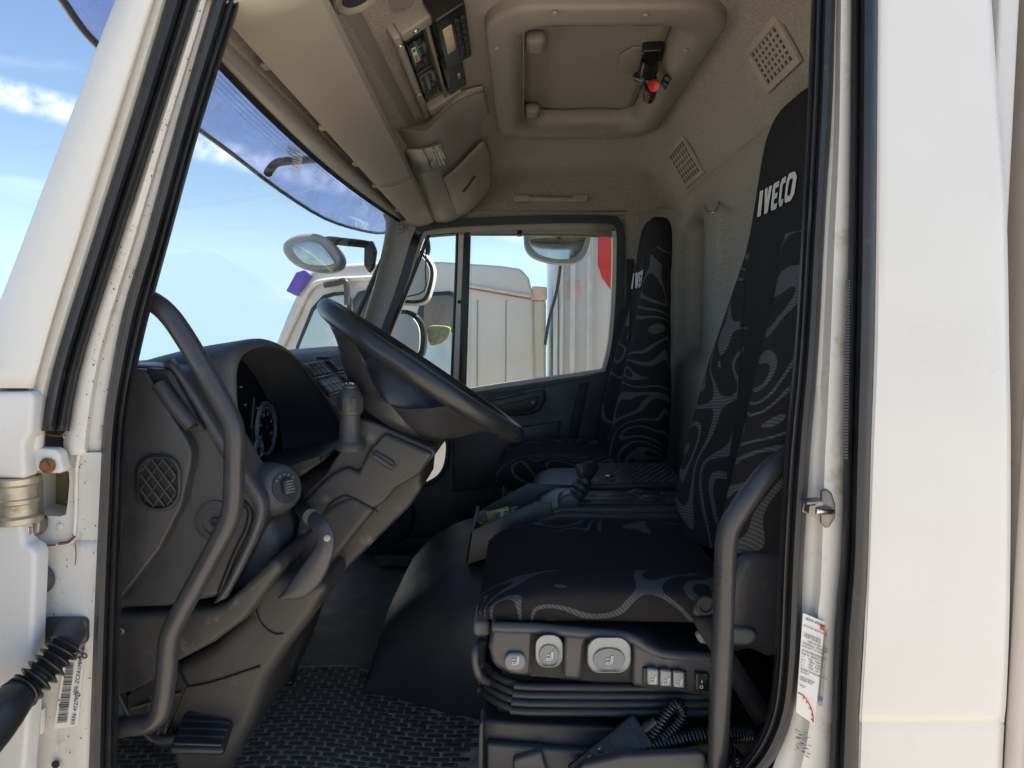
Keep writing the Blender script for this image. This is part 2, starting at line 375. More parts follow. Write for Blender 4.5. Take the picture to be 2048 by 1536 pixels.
def rrect(w, h, r, n=4, cx=0, cy=0):
    out = []
    for k, (sx_, sy_) in enumerate(((1, 1), (-1, 1), (-1, -1), (1, -1))):
        for i in range(n+1):
            a = (k+i/n)*math.pi/2; out.append((cx+sx_*(w/2-r)+r*math.cos(a), cy+sy_*(h/2-r)+r*math.sin(a)))
    return out
def screw(c, n, r, parent, mt=None):
    o = lathe('screw', [(r*.98, 0), (r, r*.35), (r*.8, r*.6), (r*.42, r*.62), (r*.36, r*.25), (.0001, r*.22)], c, n, mt or METAL, parent, 10)
    return o

def smooth(a, b, x):
    t = max(0, min(1, (x-a)/(b-a))); return t*t*(3-2*t)
def interp(tab, x):
    if x <= tab[0][0]: return tab[0][1]
    for (a, b), (c, d) in zip(tab, tab[1:]):
        if x <= c: return b+(d-b)*(x-a)/(c-a)
    return tab[-1][1]

# ================================================================== SETTING: ground
def ground():
    V, F = [], []; rs = [0, 3, 6, 10, 16, 26, 45, 90, 180, 350, 650]; seg = 48
    for r in rs:
        z = -1.12 if r < 20 else -1.12-(r-20)*.125
        for s in range(seg):
            a = 2*math.pi*s/seg; V.append((r*math.cos(a)+.5, r*math.sin(a)+1, z))
    for i in range(len(rs)-1):
        for s in range(seg): F.append((i*seg+s, i*seg+(s+1) % seg, (i+1)*seg+(s+1) % seg, (i+1)*seg+s))
    tag(raw('ground', V, F, GROUND, None, True, 80), kind='structure')
ground()

# ================================================================== TRUCK CAB SHELL
cab = thing('truck_cab', 'white truck cab with driver door open, showing pillars, roof lining and black door seals', 'truck cab', (0, 1.0, -.02))

# ---- near A pillar: strips given by stations (v, u_left, u_right)
def extend(st, v_=-430):
    a, b = st[0], st[1]; k = (v_-a[0])/(b[0]-a[0]); return [(v_,)+tuple(p+(q-p)*k for p, q in zip(a[1:], b[1:]))]+list(st)   # on up to the roof
def strip(name, st, prof, mt, nr=3, th=.004, parent=cab):
    """prof: list of (fraction across, depth y)"""
    rows = [[P(ul+(ur-ul)*f, v, y) for f, y in prof] for v, ul, ur in extend(st)]
    return grid(name, rows, mt, parent, nr, 1, th, 0)
A1 = [(-90, 276, 334), (0, 235, 305), (240, 143, 229), (480, 52, 153), (620, -2, 108), (776, -62, 64)]
rows = []
for v, ul, ur in extend(A1):
    L_ = P(ul, v, -.035)
    rows.append([L_+Vector((-.07, .22, 0)), L_+Vector((-.045, .09, 0)), L_+Vector((-.012, .022, 0)), L_, P(ul+(ur-ul)*.35, v, -.052), P(ul+(ur-ul)*.75, v, -.052), P(ur-1, v, -.046), P(ur, v, -.028)])
grid('corner_panel', rows, WHITEP, cab, 4, 3, .004, 0)
strip('pillar_lip', [(-90, 334, 360), (0, 305, 333), (240, 229, 262), (480, 153, 187), (700, 86, 118), (800, 60, 92), (905, 50, 84)],
      [(-.12, .0), (0, -.022), (.2, -.03), (.7, -.03), (.95, -.024), (1.1, 0)], WHITE2)
strip('weatherstrip', [(-90, 358, 420), (0, 332, 395), (240, 260, 318), (480, 185, 240), (700, 116, 170), (800, 92, 146), (862, 80, 137)],
      [(0, 0), (.06, -.026), (.2, -.036), (.36, -.036), (.47, -.028), (.52, -.016), (.56, -.014), (.62, -.024), (.72, -.027), (.86, -.022), (1, -.002)], RUBBER, 3, .003)
strip('pillar_jamb', [(-90, 416, 446), (0, 392, 428), (240, 314, 358), (480, 237, 293), (700, 165, 232), (860, 132, 210), (910, 130, 206)],
      [(0, .0), (.3, -.004), (.5, .0), (.62, .012), (1, .014)], WHITE2)
SEALA = [(-90, 445, 505), (0, 425, 481), (240, 355, 404), (480, 289, 338), (620, 247, 300), (760, 220, 268), (860, 206, 254), (1000, 198, 248), (1250, 187, 239), (1536, 177, 234), (1700, 172, 230)]
strip('door_seal', SEALA, [(0, .016), (.05, .002), (.2, -.008), (.38, -.006), (.5, .006), (.56, .010), (.64, .004), (.74, .004), (.80, .012), (.85, .012), (.92, .008), (.97, .016), (1.0, .04), (1.0, .075)], RUBBER, 4, .002)
# dirty edge of the seal lip
# ---- hinge panel with its rectangular opening
def ringplate(name, outer, inner, y, mt, depth=.0, thick=.003, ydeep=None):
    V = [P(u, v, y) for u, v in outer]+[P(u, v, y) for u, v in inner]; n = len(outer); F = [(i, (i+1) % n, n+(i+1) % n, n+i) for i in range(n)]
    if ydeep is not None:
        V += [p+Vector((0, ydeep, 0)) for p in V[n:2*n]]
        F += [(n+i, n+(i+1) % n, 2*n+(i+1) % n, 2*n+i) for i in range(n)]
        F.append(tuple(range(2*n, 3*n)))
    return raw(name, V, F, mt, cab, True, 30)
ringplate('hinge_panel',
    [(20, 905), (60, 905), (100, 905), (140, 905), (207, 905), (205, 960), (201, 1010), (196, 1082), (140, 1082), (100, 1082), (60, 1082), (20, 1082)],
    [(60, 940), (72, 935), (100, 933), (122, 934), (138, 944), (139, 965), (136, 1000), (132, 1029), (120, 1033), (98, 1032), (78, 1031), (60, 1026)], .004, WHITE2, ydeep=.07)
quad('hinge_cavity', P(62, 940, .066), P(137, 938, .066), P(133, 1030, .066), P(62, 1028, .066), mat('cavity_primer', (.20, .165, .10), .7, noise=.3, nscale=25), cab, .001)
grid('lower_jamb', [[P(20, v, .004), P(60, v, .004), P(110, v, .003), P(150, v, -.001 if 1180 < v else .003), P(r_, v, .004), P(r_+14, v, .02)] for v, r_ in ((1081.5, 196), (1120, 194), (1180, 191), (1220, 189), (1300, 186), (1420, 182), (1536, 178), (1750, 172))], WHITE2, cab, 2, 2, .004, 1)
# raised patch plate round the hinge, sealed with mastic
tube('mastic_bead', [P(u, v, .001) for u, v in ((128, 868), (140, 890), (158, 902), (153, 940), (152, 1000), (148, 1070), (134, 1086), (70, 1094))], .0032, WHITE2, cab, 8, 4)
for pts, r in (([(86, 866), (110, 872), (132, 870)], .0016), ([(150, 1086), (152, 1110), (150, 1130)], .0007), ([(134, 868), (146, 884), (158, 896)], .0016), ([(149, 1072), (138, 1084), (118, 1088)], .0024), ([(112, 1090), (96, 1091), (84, 1092)], .0016), ([(60, 952), (82, 934), (96, 930)], .0014), ([(152, 930), (151, 980), (150, 1030)], .0008)):
    tube('rust_streak', [P(u, v, -.0012) for u, v in pts], r, RUST, cab, 6, 3)
V, F = [], []
ST_ = [(0, 396, 424), (240, 320, 352), (480, 244, 286), (700, 176, 226), (905, 150, 200), (1100, 90, 190), (1536, 100, 174)]
for i in range(150):
    v = rnd.uniform(20, 1520); l = interp([(a, b) for a, b, c in ST_], v); r = interp([(a, c) for a, b, c in ST_], v); u = rnd.uniform(l, r)
    p = P(u, v, -.0075 if v < 900 else -.0045); a = rnd.uniform(0, 3.1); q = rnd.choice((.0007, .0009, .0014)); k = len(V); n = 6
    V += [p+Vector((math.cos(a+t*1.047)*q*rnd.uniform(.6, 1.2), 0, math.sin(a+t*1.047)*q*rnd.uniform(.8, 2.0))) for t in range(n)]; F.append(tuple(range(k, k+n)))
tag(raw('paint_chips', V, F, mat('chip_brown', (.16, .12, .09), .8, noise=.4, nscale=200), cab, False), kind='stuff')
# hinge: bracket, bolt and rolled zinc barrel
br = slab('hinge_bracket', [(54, 918), (60, 896), (108, 898), (118, 906), (121, 922), (127, 938), (118, 948), (84, 946), (70, 940)], -.03, -.008, WHITE2, cab, .004)
lathe('bolt', [(.0115, 0), (.0125, .003), (.009, .006), (.0075, .006), (.0075, .011), (.004, .012)], P(97, 931, -.032), (0, -1, 0), RUST, br, 12)
lathe('hinge_barrel', [(.030, -.036), (.034, -.034), (.034, -.026), (.029, -.022), (.029, -.006), (.031, -.004), (.031, .002), (.029, .004), (.029, .022), (.034, .026), (.034, .034), (.030, .036)], P(34, 998, -.03), (0, 0, 1), ZINC, cab, 24)
slab('hinge_leaf', [(40, 965), (75, 960), (75, 1034), (40, 1036)], -.02, -.004, ZINC, cab, .003)
hb = slab('hinge_foot', [(44, 1042), (74, 1036), (79, 1046), (77, 1066), (66, 1076), (46, 1074)], -.03, -.006, STEEL, cab, .004)
lathe('bolt', [(.011, 0), (.011, .006), (.008, .009), (.003, .01)], P(54, 1060, -.032), (-.2, -1, 0), METAL, hb, 6)
# outer corner panels beside the hinge
def edgepanel(name, uv, y, n=3):
    o = slab(name, uv, y, y+.035, WHITEP, cab, .012, 4, n=1); return o
edgepanel('corner_panel', [(-160, 783), (62, 783), (66, 800), (60, 872), (46, 886), (50, 958), (-160, 958)], -.055)
edgepanel('corner_panel', [(-170, 1046), (40, 1046), (46, 1088), (64, 1096), (71, 1112), (66, 1240), (60, 1400), (48, 1536), (40, 1750), (-170, 1750)], -.055)
# black grommet, cable boot
lathe('grommet', [(.026, 0), (.026, .006), (.022, .012), (.012, .014), (.001, .0145)], P(78, 1157, -.002), (0, -1, 0), RUBBER2, cab, 20)
bt = prism('cable_boot', [P(136+a, 1258+b, .002) for a, b in rrect(90, 54, 12)], (0, -.012, 0), RUBBER2, cab, .004)
# VIN sticker
vs = quad('barcode_sticker', P(133, 1296, -.0035), P(170, 1299, -.0035), P(156, 1452, -.0035), P(107, 1458, -.0035), PAPER, cab, .0006)
def lerp2(A, B, C, D, s, t):
    a = Vector(A).lerp(Vector(B), s); b = Vector(D).lerp(Vector(C), s); return a.lerp(b, t)
SQ = [P(133, 1296, -.0048), P(170, 1299, -.0048), P(156, 1452, -.0048), P(107, 1458, -.0048)]
V, F = [], []; t0 = .17
while t0 < .94:
    w_ = rnd.choice((.005, .005, .009, .013))
    k = len(V); V += [lerp2(*SQ, s, t) for s, t in ((.10, t0), (.52, t0), (.52, t0+w_), (.10, t0+w_))]; F.append((k, k+1, k+2, k+3)); t0 += w_+rnd.choice((.005, .008, .011))
raw('barcode', V, F, INK, vs, False)
xd = SQ[0]-SQ[3]; yd = SQ[3]-SQ[2]
textmesh('print', 'VIN: ZCFA1MM1402558671', .0094, lerp2(*SQ, .84, .60), xd, yd, INK, vs, .0002)
textmesh('print', 'VAN: 4127959', .0094, lerp2(*SQ, .86, .985), xd, yd, INK, vs, .0002)
textmesh('print', 'IVECO', .0125, lerp2(*SQ, .02, .105), SQ[1]-SQ[0], SQ[0]-SQ[3], INK, vs, .0002, offs=.0006)
# bolt plate at the bottom
bp_ = slab('bolt_plate', [(42, 1426), (84, 1420), (82, 1470), (38, 1480)], -.012, -.002, WHITE2, cab, .002)
lathe('bolt', [(.011, 0), (.0115, .003), (.009, .006), (.006, .006), (.006, .011), (.002, .012)], P(61, 1446, -.014), (0, -1, 0), RUST, bp_, 12)
lathe('plug', [(.0065, 0), (.0065, .002), (.001, .003)], P(112, 1528, -.003), (0, -1, 0), BLACK, cab, 12)
for u, v, r in ((158, 700, .004), (163, 793, .006), (150, 938, .004), (120, 1053, .005)):
    lathe('dimple', [(r, 0), (r*.8, .0012), (.0005, .0014)], P(u, v, .002), (0, -1, 0), WHITE2, cab, 12)

# ---- near B pillar
SEALB = [(-90, 1627, 1676), (0, 1624, 1670), (200, 1617, 1664), (430, 1606, 1650), (700, 1590, 1636), (900, 1571, 1620), (1100, 1559, 1607), (1250, 1553, 1601), (1340, 1548, 1596), (1420, 1538, 1586), (1480, 1515, 1568), (1530, 1480, 1540), (1580, 1430, 1490)]
strip('door_seal', SEALB, [(0, .075), (0, .04), (.03, .016), (.08, .008), (.15, .012), (.20, .012), (.26, .004), (.36, .004), (.44, .010), (.5, .006), (.62, -.006), (.8, -.008), (.95, .002), (1, .016)], RUBBER, 4, .002)
strip('pillar_jamb', [(-90, 1668, 1706), (0, 1664, 1704), (270, 1657, 1703), (480, 1642, 1699), (700, 1630, 1694), (860, 1618, 1691), (920, 1612, 1690), (1160, 1602, 1684), (1220, 1598, 1678), (1310, 1592, 1671), (1450, 1575, 1665), (1536, 1545, 1661), (1700, 1500, 1655)],
      [(0, .018), (.25, .016), (.4, .008), (.5, -.002), (1, -.006)], WHITE2)
strip('weatherstrip', [(-90, 1703, 1758), (0, 1703, 1757), (430, 1699, 1754), (700, 1693, 1750), (900, 1689, 1743), (1100, 1684, 1738), (1180, 1677, 1735), (1260, 1670, 1729), (1340, 1667, 1724), (1450, 1664, 1718), (1536, 1660, 1716), (1700, 1655, 1712)],
      [(0, 0), (.05, -.02), (.16, -.026), (.24, -.022), (.28, -.014), (.32, -.014), (.38, -.026), (.52, -.038), (.7, -.040), (.86, -.036), (.97, -.024), (1, .0)], RUBBER, 3, .003)
V, F = [], []
for i in range(60):
    v = 560+i*6; p = P(1691-(v-560)*.012, v, -.024); k = len(V)
    V += [p, p+Vector((.006, -.002, 0)), p+Vector((.006, -.002, -.0028)), p+Vector((0, 0, -.0028))]; F.append((k, k+1, k+2, k+3))
tag(raw('seal_ribs', V, F, RUBBER2, cab, False), kind='stuff')
# side panel of the cab behind the door
rows = []
for v, ul, ur, dy in ((-430, 1759, 1950, 0), (-120, 1758, 1972, 0), (0, 1757, 1979, 0), (150, 1756, 1990, 0), (300, 1755, 2002, 0), (430, 1754, 2010, 0), (700, 1750, 2015, 0), (900, 1743, 2018, 0), (1200, 1733, 2016, 0), (1380, 1723, 2010, 0), (1430, 1720, 2006, 0), (1442, 1720, 2005, .005), (1450, 1720, 2005, .005), (1536, 1717, 2001, .005), (1750, 1710, 1996, .005)):
    R_ = P(ur, v, -.012+dy)
    rows.append([P(ul-4, v, .01), P(ul-1, v, -.022+dy), P(ul+4, v, -.028+dy), P(ul+20, v, -.029+dy), P((ul+ur)/2, v, -.030+dy), P(ur-22, v, -.027+dy), P(ur-6, v, -.022+dy), R_, R_+Vector((.004, .05, 0)), R_+Vector((.004, .3, 0))])
grid('side_panel', rows, WHITE, cab, 3, 2, .004, 0)
# striker
sk = slab('striker_plate', [(1643, 981), (1653, 978), (1664, 986), (1672, 1010), (1671, 1035), (1660, 1054), (1652, 1057), (1642, 1046)], -.008, -.002, STEEL, cab, .002)
tube('striker_pin', [P(1662, 1022, -.008), P(1640, 1022, -.03), P(1628, 1022, -.034)], .0062, METAL, sk, 12, 1)
slab('striker_arm', [(1613, 1003), (1648, 1001), (1648, 1012), (1622, 1014), (1620, 1030), (1628, 1032), (1628, 1010), (1613, 1010)], -.038, -.014, STEEL, sk, .002)
# paper data label and peeled remains on the jamb
ls = quad('data_label', P(1606, 1226, -.010), P(1650, 1244, -.010), P(1629, 1450, -.010), P(1592, 1424, -.010), PAPER, cab, .0006)
LQ = [P(1606, 1226, -.0112), P(1650, 1244, -.0112), P(1629, 1450, -.0112), P(1592, 1424, -.0112)]
lx, ly = LQ[1]-LQ[0], LQ[0]-LQ[3]
txt = [(.12, .055, '8004-440463', .0062), (.05, .125, 'ECOTEL Rabensberg', .0046), (.1, .20, 'Overbeck 2021', .0046), (.1, .225, 'KLBE Hartberg', .0046), (.3, .26, 'AB70 B EH + 12tb', .0046), (.05, .295, 'Pruefdatum 12.08.2020', .0046), (.05, .325, 'Intervall C 01/2022', .0046), (.05, .37, 'ZCFA1MM1402558671', .0044), (.05, .40, 'Reg Nr  0003415612', .0044), (.05, .43, 'v =     0.52   Impkm', .0044), (.05, .46, 'w =     7904   Impkm', .0044), (.05, .49, 'k =     7.96   Impkm', .0044), (.05, .52, 'L =     7796   mm', .0044), (.05, .555, 'Schlupf Bewegungssensor', .0044), (.05, .585, 'Seriennr.', .0044), (.06, .64, 'Sensor Servar', .0044), (.06, .665, '60258 9414', .0044), (.06, .72, 'Siegel', .0044)]
for s, t, b_, sz in txt: textmesh('print', b_, sz, lerp2(*LQ, s, t), lx, ly, INK, ls, .0001)
prism('red_mark', [lerp2(*LQ, s, t) for s, t in ((.80, .045), (.99, .035), (1.0, .085), (.83, .09))], (0, -.0004, 0), INKR, ls, 0)
tube('red_arc', [lerp2(*LQ, s, t) for s, t in ((.06, .80), (.35, .80), (.68, .85), (.86, .91), (.93, .985))], .0009, INKR, ls, 6, 6)
for s, t, s2, t2 in ((.35, .80, .32, .83), (.55, .825, .48, .85), (.75, .865, .66, .885), (.88, .92, .78, .93), (.93, .97, .8, .97)):
    tube('red_arc_tick', [lerp2(*LQ, s, t), lerp2(*LQ, s2, t2)], .0007, INKR, ls, 6, 1)
quad('old_label_remains', P(1652, 1262, -.0095), P(1655, 1262, -.0095), P(1645, 1412, -.0095), P(1638, 1412, -.0095), GREYB, cab, .0004)
lathe('blue_round_print', [(.0036, 0), (.0036, .0003), (.0005, .0004)], P(1641, 1398, -.0105), (0, -1, 0), INKB, cab, 12)
V, F = [], []
for i in range(46):
    u = 1588+rnd.random()*28; v = 1452+rnd.random()*48+(u-1588)*.5; p = P(u, v, -.0085); k = len(V); l_ = .002+rnd.random()*.006
    V += [p, p+Vector((l_, 0, -l_*.35)), p+Vector((l_, 0, -l_*.35-.0009)), p+Vector((0, 0, -.0009))]; F.append((k, k+1, k+2, k+3))
raw('scraped_print', V, F, INK, cab, False)

# ---- shell round the interior (outer skins keep the daylight out)
rbox('roof_skin', (.10, 1.0, 1.755), (1.22, 2.06, .05), WHITE, cab, .02)
rbox('driver_header', (.02, .045, 1.655), (1.0, .09, .21), WHITE2, cab, .01)
rbox('rear_skin', (.715, 1.0, .75), (.03, 2.0, 1.9), WHITE, cab, .005)
rbox('far_side_skin', (.555, 2.045, .74), (.24, .03, 1.9), WHITE, cab, .005)
rbox('far_header', (.05, 2.055, 1.582), (1.0, .03, .28), WHITE2, cab, .01)
rbox('far_head_trim', (.05, 1.995, 1.558), (1.06, .05, .276), LINING, cab, .004)
rbox('far_gap_plate', (-.60, 1.965, .42), (.36, .03, .80), DARK, cab, .005)  # hidden plate added to keep daylight from entering through the door notch
rbox('far_door_sill', (-.14, 1.945, .02), (1.30, .07, .08), DARK, cab, .01)
rbox('front_skin', (-1.02, 1.0, .30), (.06, 1.94, 1.02), WHITEP, cab, .03)
rbox('floor_pan', (-.17, 1.0, -.04), (1.70, 1.96, .06), FLOORM, cab, .005)
rbox('scuttle', (-.92, 1.0, .812), (.30, 1.92, .05), DARK, cab, .01)
rbox('door_sill', (-.12, -.005, -.09), (1.15, .07, .30), WHITE2, cab, .015)
rbox('entry_step', (-.15, .02, -.52), (.80, .22, .04), DARK, cab, .01)
# windscreen surround
def ws(y, t):      # windscreen surface: t 0 top .. 1 bottom
    k = (y-1.0)/.98; bow = .10*(1-k*k)
    return Vector((-.505-.285*t-bow*(.55+.45*t), y, 1.43-.60*t+.012*(1-k*k)*(1-t)))
grid('windscreen', [[ws(.03+1.93*j/14, i/8) for j in range(15)] for i in range(9)], WGLASS, cab, 1, 1, 0)
frit = [[ws(.03+1.93*j/14, t) + Vector((.003, 0, 0)) for j in range(15)] for t in (-.01, .02, .045)]
grid('windscreen_band', frit, BLACK, cab, 1, 1, .002)
# dotted shade band below the black edge
V, F = [], []
for r_ in range(4):
    for j in range(250):
        y = .06+1.86*j/250+.0037*(r_ % 2); p = ws(y, .055+.013*r_)+Vector((.003, 0, 0)); s = .0017-.0002*r_; k = len(V)
        V += [p+Vector((0, -s, 0)), p+Vector((-.0004, 0, -s)), p+Vector((0, s, 0)), p+Vector((.0004, 0, s))]; F.append((k, k+1, k+2, k+3))
tag(raw('windscreen_dots', V, F, BLACK, cab, False), kind='stuff')
for yb, s_ in ((.035, 1), (1.955, -1)):
    tube('windscreen_rubber', [ws(yb, -.02), ws(yb, .3), ws(yb, .6), ws(yb, 1.0)], .012, RUBBER, cab, 10, 4)
# far A pillar trim
ap = [[P(766, 428, 1.90), P(800, 428, 1.945), P(838, 440, 1.965), P(846, 455, 1.99)], [P(772, 460, 1.90), P(796, 456, 1.945), P(835, 462, 1.965), P(842, 466, 1.99)], [P(752, 560, 1.90), P(770, 560, 1.945), P(806, 560, 1.965), P(815, 560, 1.99)], [P(728, 640, 1.90), P(745, 640, 1.945), P(784, 640, 1.965), P(792, 640, 1.99)], [P(690, 800, 1.90), P(705, 800, 1.945), P(730, 800, 1.965), P(738, 800, 1.99)]]
grid('far_pillar_trim', ap, PILLARF, cab, 3, 3, .006, 0)
fp = prism('pillar_fixing', [P(800+a, 458+b, 1.925) for a, b in rrect(16, 16, 5)], (0, -.006, 0), TAN2, cab, .002)
screw(P(800, 459, 1.918), (0, -1, 0), .005, fp, STEEL)

# ---- roof lining: one height field with an opening for the hatch, and the rear wall
HX0, HX1, HY0, HY1 = .005, .362, .575, 1.335
XT = [(-.42, 1.455), (-.38, 1.50), (-.34, 1.54), (-.30, 1.575), (-.26, 1.604), (-.20, 1.632), (-.12, 1.64), (.42, 1.64), (.48, 1.62), (.52, 1.605), (.548, 1.58), (.568, 1.55), (.60, 1.49), (.615, 1.462)]
YT = [(.03, 1.545), (.045, 1.56), (.065, 1.58), (.10, 1.61), (.2, 1.64), (.5, 1.66), (1.5, 1.66), (1.80, 1.63), (1.88, 1.607), (1.925, 1.57), (1.945, 1.52), (1.958, 1.475), (1.965, 1.44)]
def smin(a, b, k=.03):
    h = max(0, min(1, .5+.5*(b-a)/k)); return b*(1-h)+a*h-k*h*(1-h)
xs = sorted(set([a for a, _ in XT]+[HX0, HX1]+[-.03+.07*i for i in range(7)]))
ys = sorted(set([a for a, _ in YT]+[HY0, HY1]+[.3, .4, .7, .85, 1.0, 1.15, 1.25, 1.42, 1.6, 1.7]))
V, F = [], []
for x in xs:
    for y in ys: V.append(Vector((x, y, smin(interp(XT, x), interp(YT, y)))))
ny = len(ys)
for i in range(len(xs)-1):
    for j in range(ny-1):
        if xs[i] >= HX0-1e-6 and xs[i+1] <= HX1+1e-6 and ys[j] >= HY0-1e-6 and ys[j+1] <= HY1+1e-6: continue
        F.append((i*ny+j, i*ny+j+1, (i+1)*ny+j+1, (i+1)*ny+j))
raw('roof_lining', V, F, LINING, cab, True, 80)
def pocket(y, z, y0, y1, z0, z1, d, e=.035):
    return d*min(smooth(y0, y0+e, y), smooth(y1, y1-e, y) if y1 < y0 else 1-smooth(y1-e, y1, y), smooth(z0, z0+e, z), 1-smooth(z1-e, z1, z))
V, F = [], []; NZ, NY = 90, 120
for i in range(NZ+1):
    z = 1.464-1.464*i/NZ
    for j in range(NY+1):
        y = .03+1.94*j/NY
        x = .615+.018*smooth(1.464, 1.452, z) if False else .615
        x += .020*(1-smooth(1.448, 1.462, z))                       # step under the head band
        x -= .020*(1-smooth(1.395, 1.435, z))*smooth(1.0, 1.36, z)*0
        x += pocket(y, z, .76, 1.26, .895, 1.335, .034)+pocket(y, z, 1.44, 1.86, .86, 1.365, .042)+pocket(y, z, .2, .68, .895, 1.335, .034)
        x -= .035*(1-smooth(.80, .86, z))                            # lower ledge
        x += .03*smooth(1.93, 1.97, y)*0
        V.append(Vector((x, y, z)))
for i in range(NZ):
    for j in range(NY): F.append((i*(NY+1)+j, i*(NY+1)+j+1, (i+1)*(NY+1)+j+1, (i+1)*(NY+1)+j))
raw('rear_wall_lining', V, F, LINING, cab, True, 80)
# far side lining between window and rear wall, near side inner pillar
grid('far_side_lining', [[Vector((x, y, z)) for x, y in ((.425, 1.985), (.44, 1.972), (.47, 1.966), (.56, 1.962), (.60, 1.95), (.645, 1.90))] for z in (1.47, 1.40, 1.2, .9, .5, 0)], LINING, cab, 2, 3, .004, 0)
grid('near_side_lining', [[Vector((x, y, z)) for x, y in ((.44, .02), (.46, .05), (.52, .06), (.60, .07), (.645, .10))] for z in (1.47, 1.2, .9, .5, 0)], LINING, cab, 1, 2, .004, 0)
# band above the far door
grid('far_door_head_lining', [[Vector((x, 1.958, 1.455)), Vector((x, 1.965, 1.45)), Vector((x, 1.985, 1.447))] for x in (-.42, 0, .44)], LINING, cab, 1, 2, .004)

# ---- two square grille vents on the sloping head band
def grille(cu, cv, name='air_grille', n=6, m_=7, k_=1.0):
    # plane of the band: from (.555,z1.565) to (.612,z1.467)
    e = Vector((.060, 0, -.100)).normalized(); yv = Vector((0, 1, 0)); nrm = Vector((-.100, 0, -.060)).normalized()
    d = ray(cu, cv); p0 = Vector((.585, 0, 1.515)); t = (p0-CAM).dot(nrm)/d.dot(nrm); c = CAM+d*t
    root = None
    Wy, We = .200*k_, .112*k_
    g = thing(name, '', 'vent', c)
    fr = [(-Wy/2, -We/2), (Wy/2, -We/2), (Wy/2, We/2), (-Wy/2, We/2)]
    def loc(a, b, k=0): return c+yv*a+e*b+nrm*k
    # frame ring with openings: bars both ways
    bw = .0075
    for s, (a0, a1, b0, b1) in enumerate(((-Wy/2, Wy/2, -We/2, -We/2+.016), (-Wy/2, Wy/2, We/2-.016, We/2), (-Wy/2, -Wy/2+.022, -We/2+.016, We/2-.016), (Wy/2-.022, Wy/2, -We/2+.016, We/2-.016))):
        prism('frame', [loc(a0, b0), loc(a1, b0), loc(a1, b1), loc(a0, b1)], nrm*.009, TAN, g, .0012, 2)
    for i in range(1, m_):
        a = -Wy/2+.022+(Wy-.044)*i/m_; prism('slat', [loc(a-bw/2, -We/2+.016), loc(a+bw/2, -We/2+.016), loc(a+bw/2, We/2-.016), loc(a-bw/2, We/2-.016)], nrm*.0078, TAN, g, .001, 1)
    for i in range(1, n):
        b = -We/2+.016+(We-.032)*i/n; prism('slat', [loc(-Wy/2+.022, b-bw*.4), loc(Wy/2-.022, b-bw*.4), loc(Wy/2-.022, b+bw*.4), loc(-Wy/2+.022, b+bw*.4)], nrm*.0070, TAN, g, .001, 1)
    prism('backing', [loc(-Wy/2+.01, -We/2+.01, .0022), loc(Wy/2-.01, -We/2+.01, .0022), loc(Wy/2-.01, We/2-.01, .0022), loc(-Wy/2+.01, We/2-.01, .0022)], nrm*.0012, BLACK, g, 0)
    return g
g1 = grille(1547, 110); g1['label'] = 'large beige square-hole air vent grille above the driver seat headrest'
g2 = grille(1371, 325, k_=1.3); g2['label'] = 'beige square-hole air vent grille above the wire coat hook'
for g in (g1, g2): g['group'] = 'grilles on the rear roof band'

# ---- coat hooks
hk = thing('coat_hook', 'bent steel wire coat hook on rear wall lining', 'hook', PX(1425, 415, .635))
tube('wire', [PX(1410, 408, .605), PX(1411, 416, .59), PX(1418, 424, .585), PX(1428, 424, .59), PX(1434, 414, .61), PX(1437, 402, .64)], .0042, METAL, hk, 8, 6)
hk2 = thing('garment_hook', 'small beige plastic garment hook in the far rear roof corner', 'hook', PX(1325, 390, .595))
rbox('base', PX(1326, 396, .598), (.012, .05, .020), TAN, hk2, .004)
tube('peg', [PX(1326, 398, .592), PX(1321, 392, .58), PX(1320, 380, .58)], [.007, .006, .005], TAN, hk2, 8, 4)

# ---- roof hatch
H = thing('roof_hatch', 'beige framed roof hatch with grey fabric lid and red release button', 'roof hatch', (.18, .95, 1.60))
def ringband(w0, h0, r0, w1, h1, r1, z0, z1, cx_, cy_, k=8):
    A = [Vector((a+cx_, b+cy_, z0)) for a, b in rrect(w0, h0, r0, k)]; B = [Vector((a+cx_, b+cy_, z1)) for a, b in rrect(w1, h1, r1, k)]
    return A, B
hc, hd = .1825, .925
rings = []
for w, h, r, z in ((.534, 1.004, .12, 1.655), (.530, 1.00, .12, 1.622), (.525, .995, .12, 1.612), (.51, .98, .115, 1.6085), (.455, .90, .10, 1.605), (.42, .86, .095, 1.607), (.385, .80, .085, 1.618), (.362, .772, .075, 1.638), (.352, .762, .07, 1.664), (.350, .760, .07, 1.69)):
    rings.append([Vector((a+hc, b+hd, z)) for a, b in rrect(w, h, r, 8)])
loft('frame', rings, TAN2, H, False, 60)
lid = [[Vector((hc+.172*i/6*1.0, hd+.375*j/10, 1.672-.004*math.sin(i*.9)*math.sin(j*.6))) for j in range(-10, 11)] for i in range(-6, 7)]
grid('lid', lid, mat('hatch_fabric', (.205, .18, .155), .92, noise=.2, nscale=200, bump=.9, bscale=380, sheen=.2), H, 1, 1, .01, 1)
for x_, y_ in ((.018, .70), (.018, 1.245)):
    hb_ = rbox('hinge_cover', (x_+.014, y_, 1.652), (.05, .075, .035), TAN2, H, .014)
prism('lid_seam', [Vector((.05, .655, 1.668)), Vector((.32, .655, 1.668)), Vector((.32, .657, 1.668)), Vector((.05, .657, 1.668))], (0, 0, .002), TAN2, H, 0)
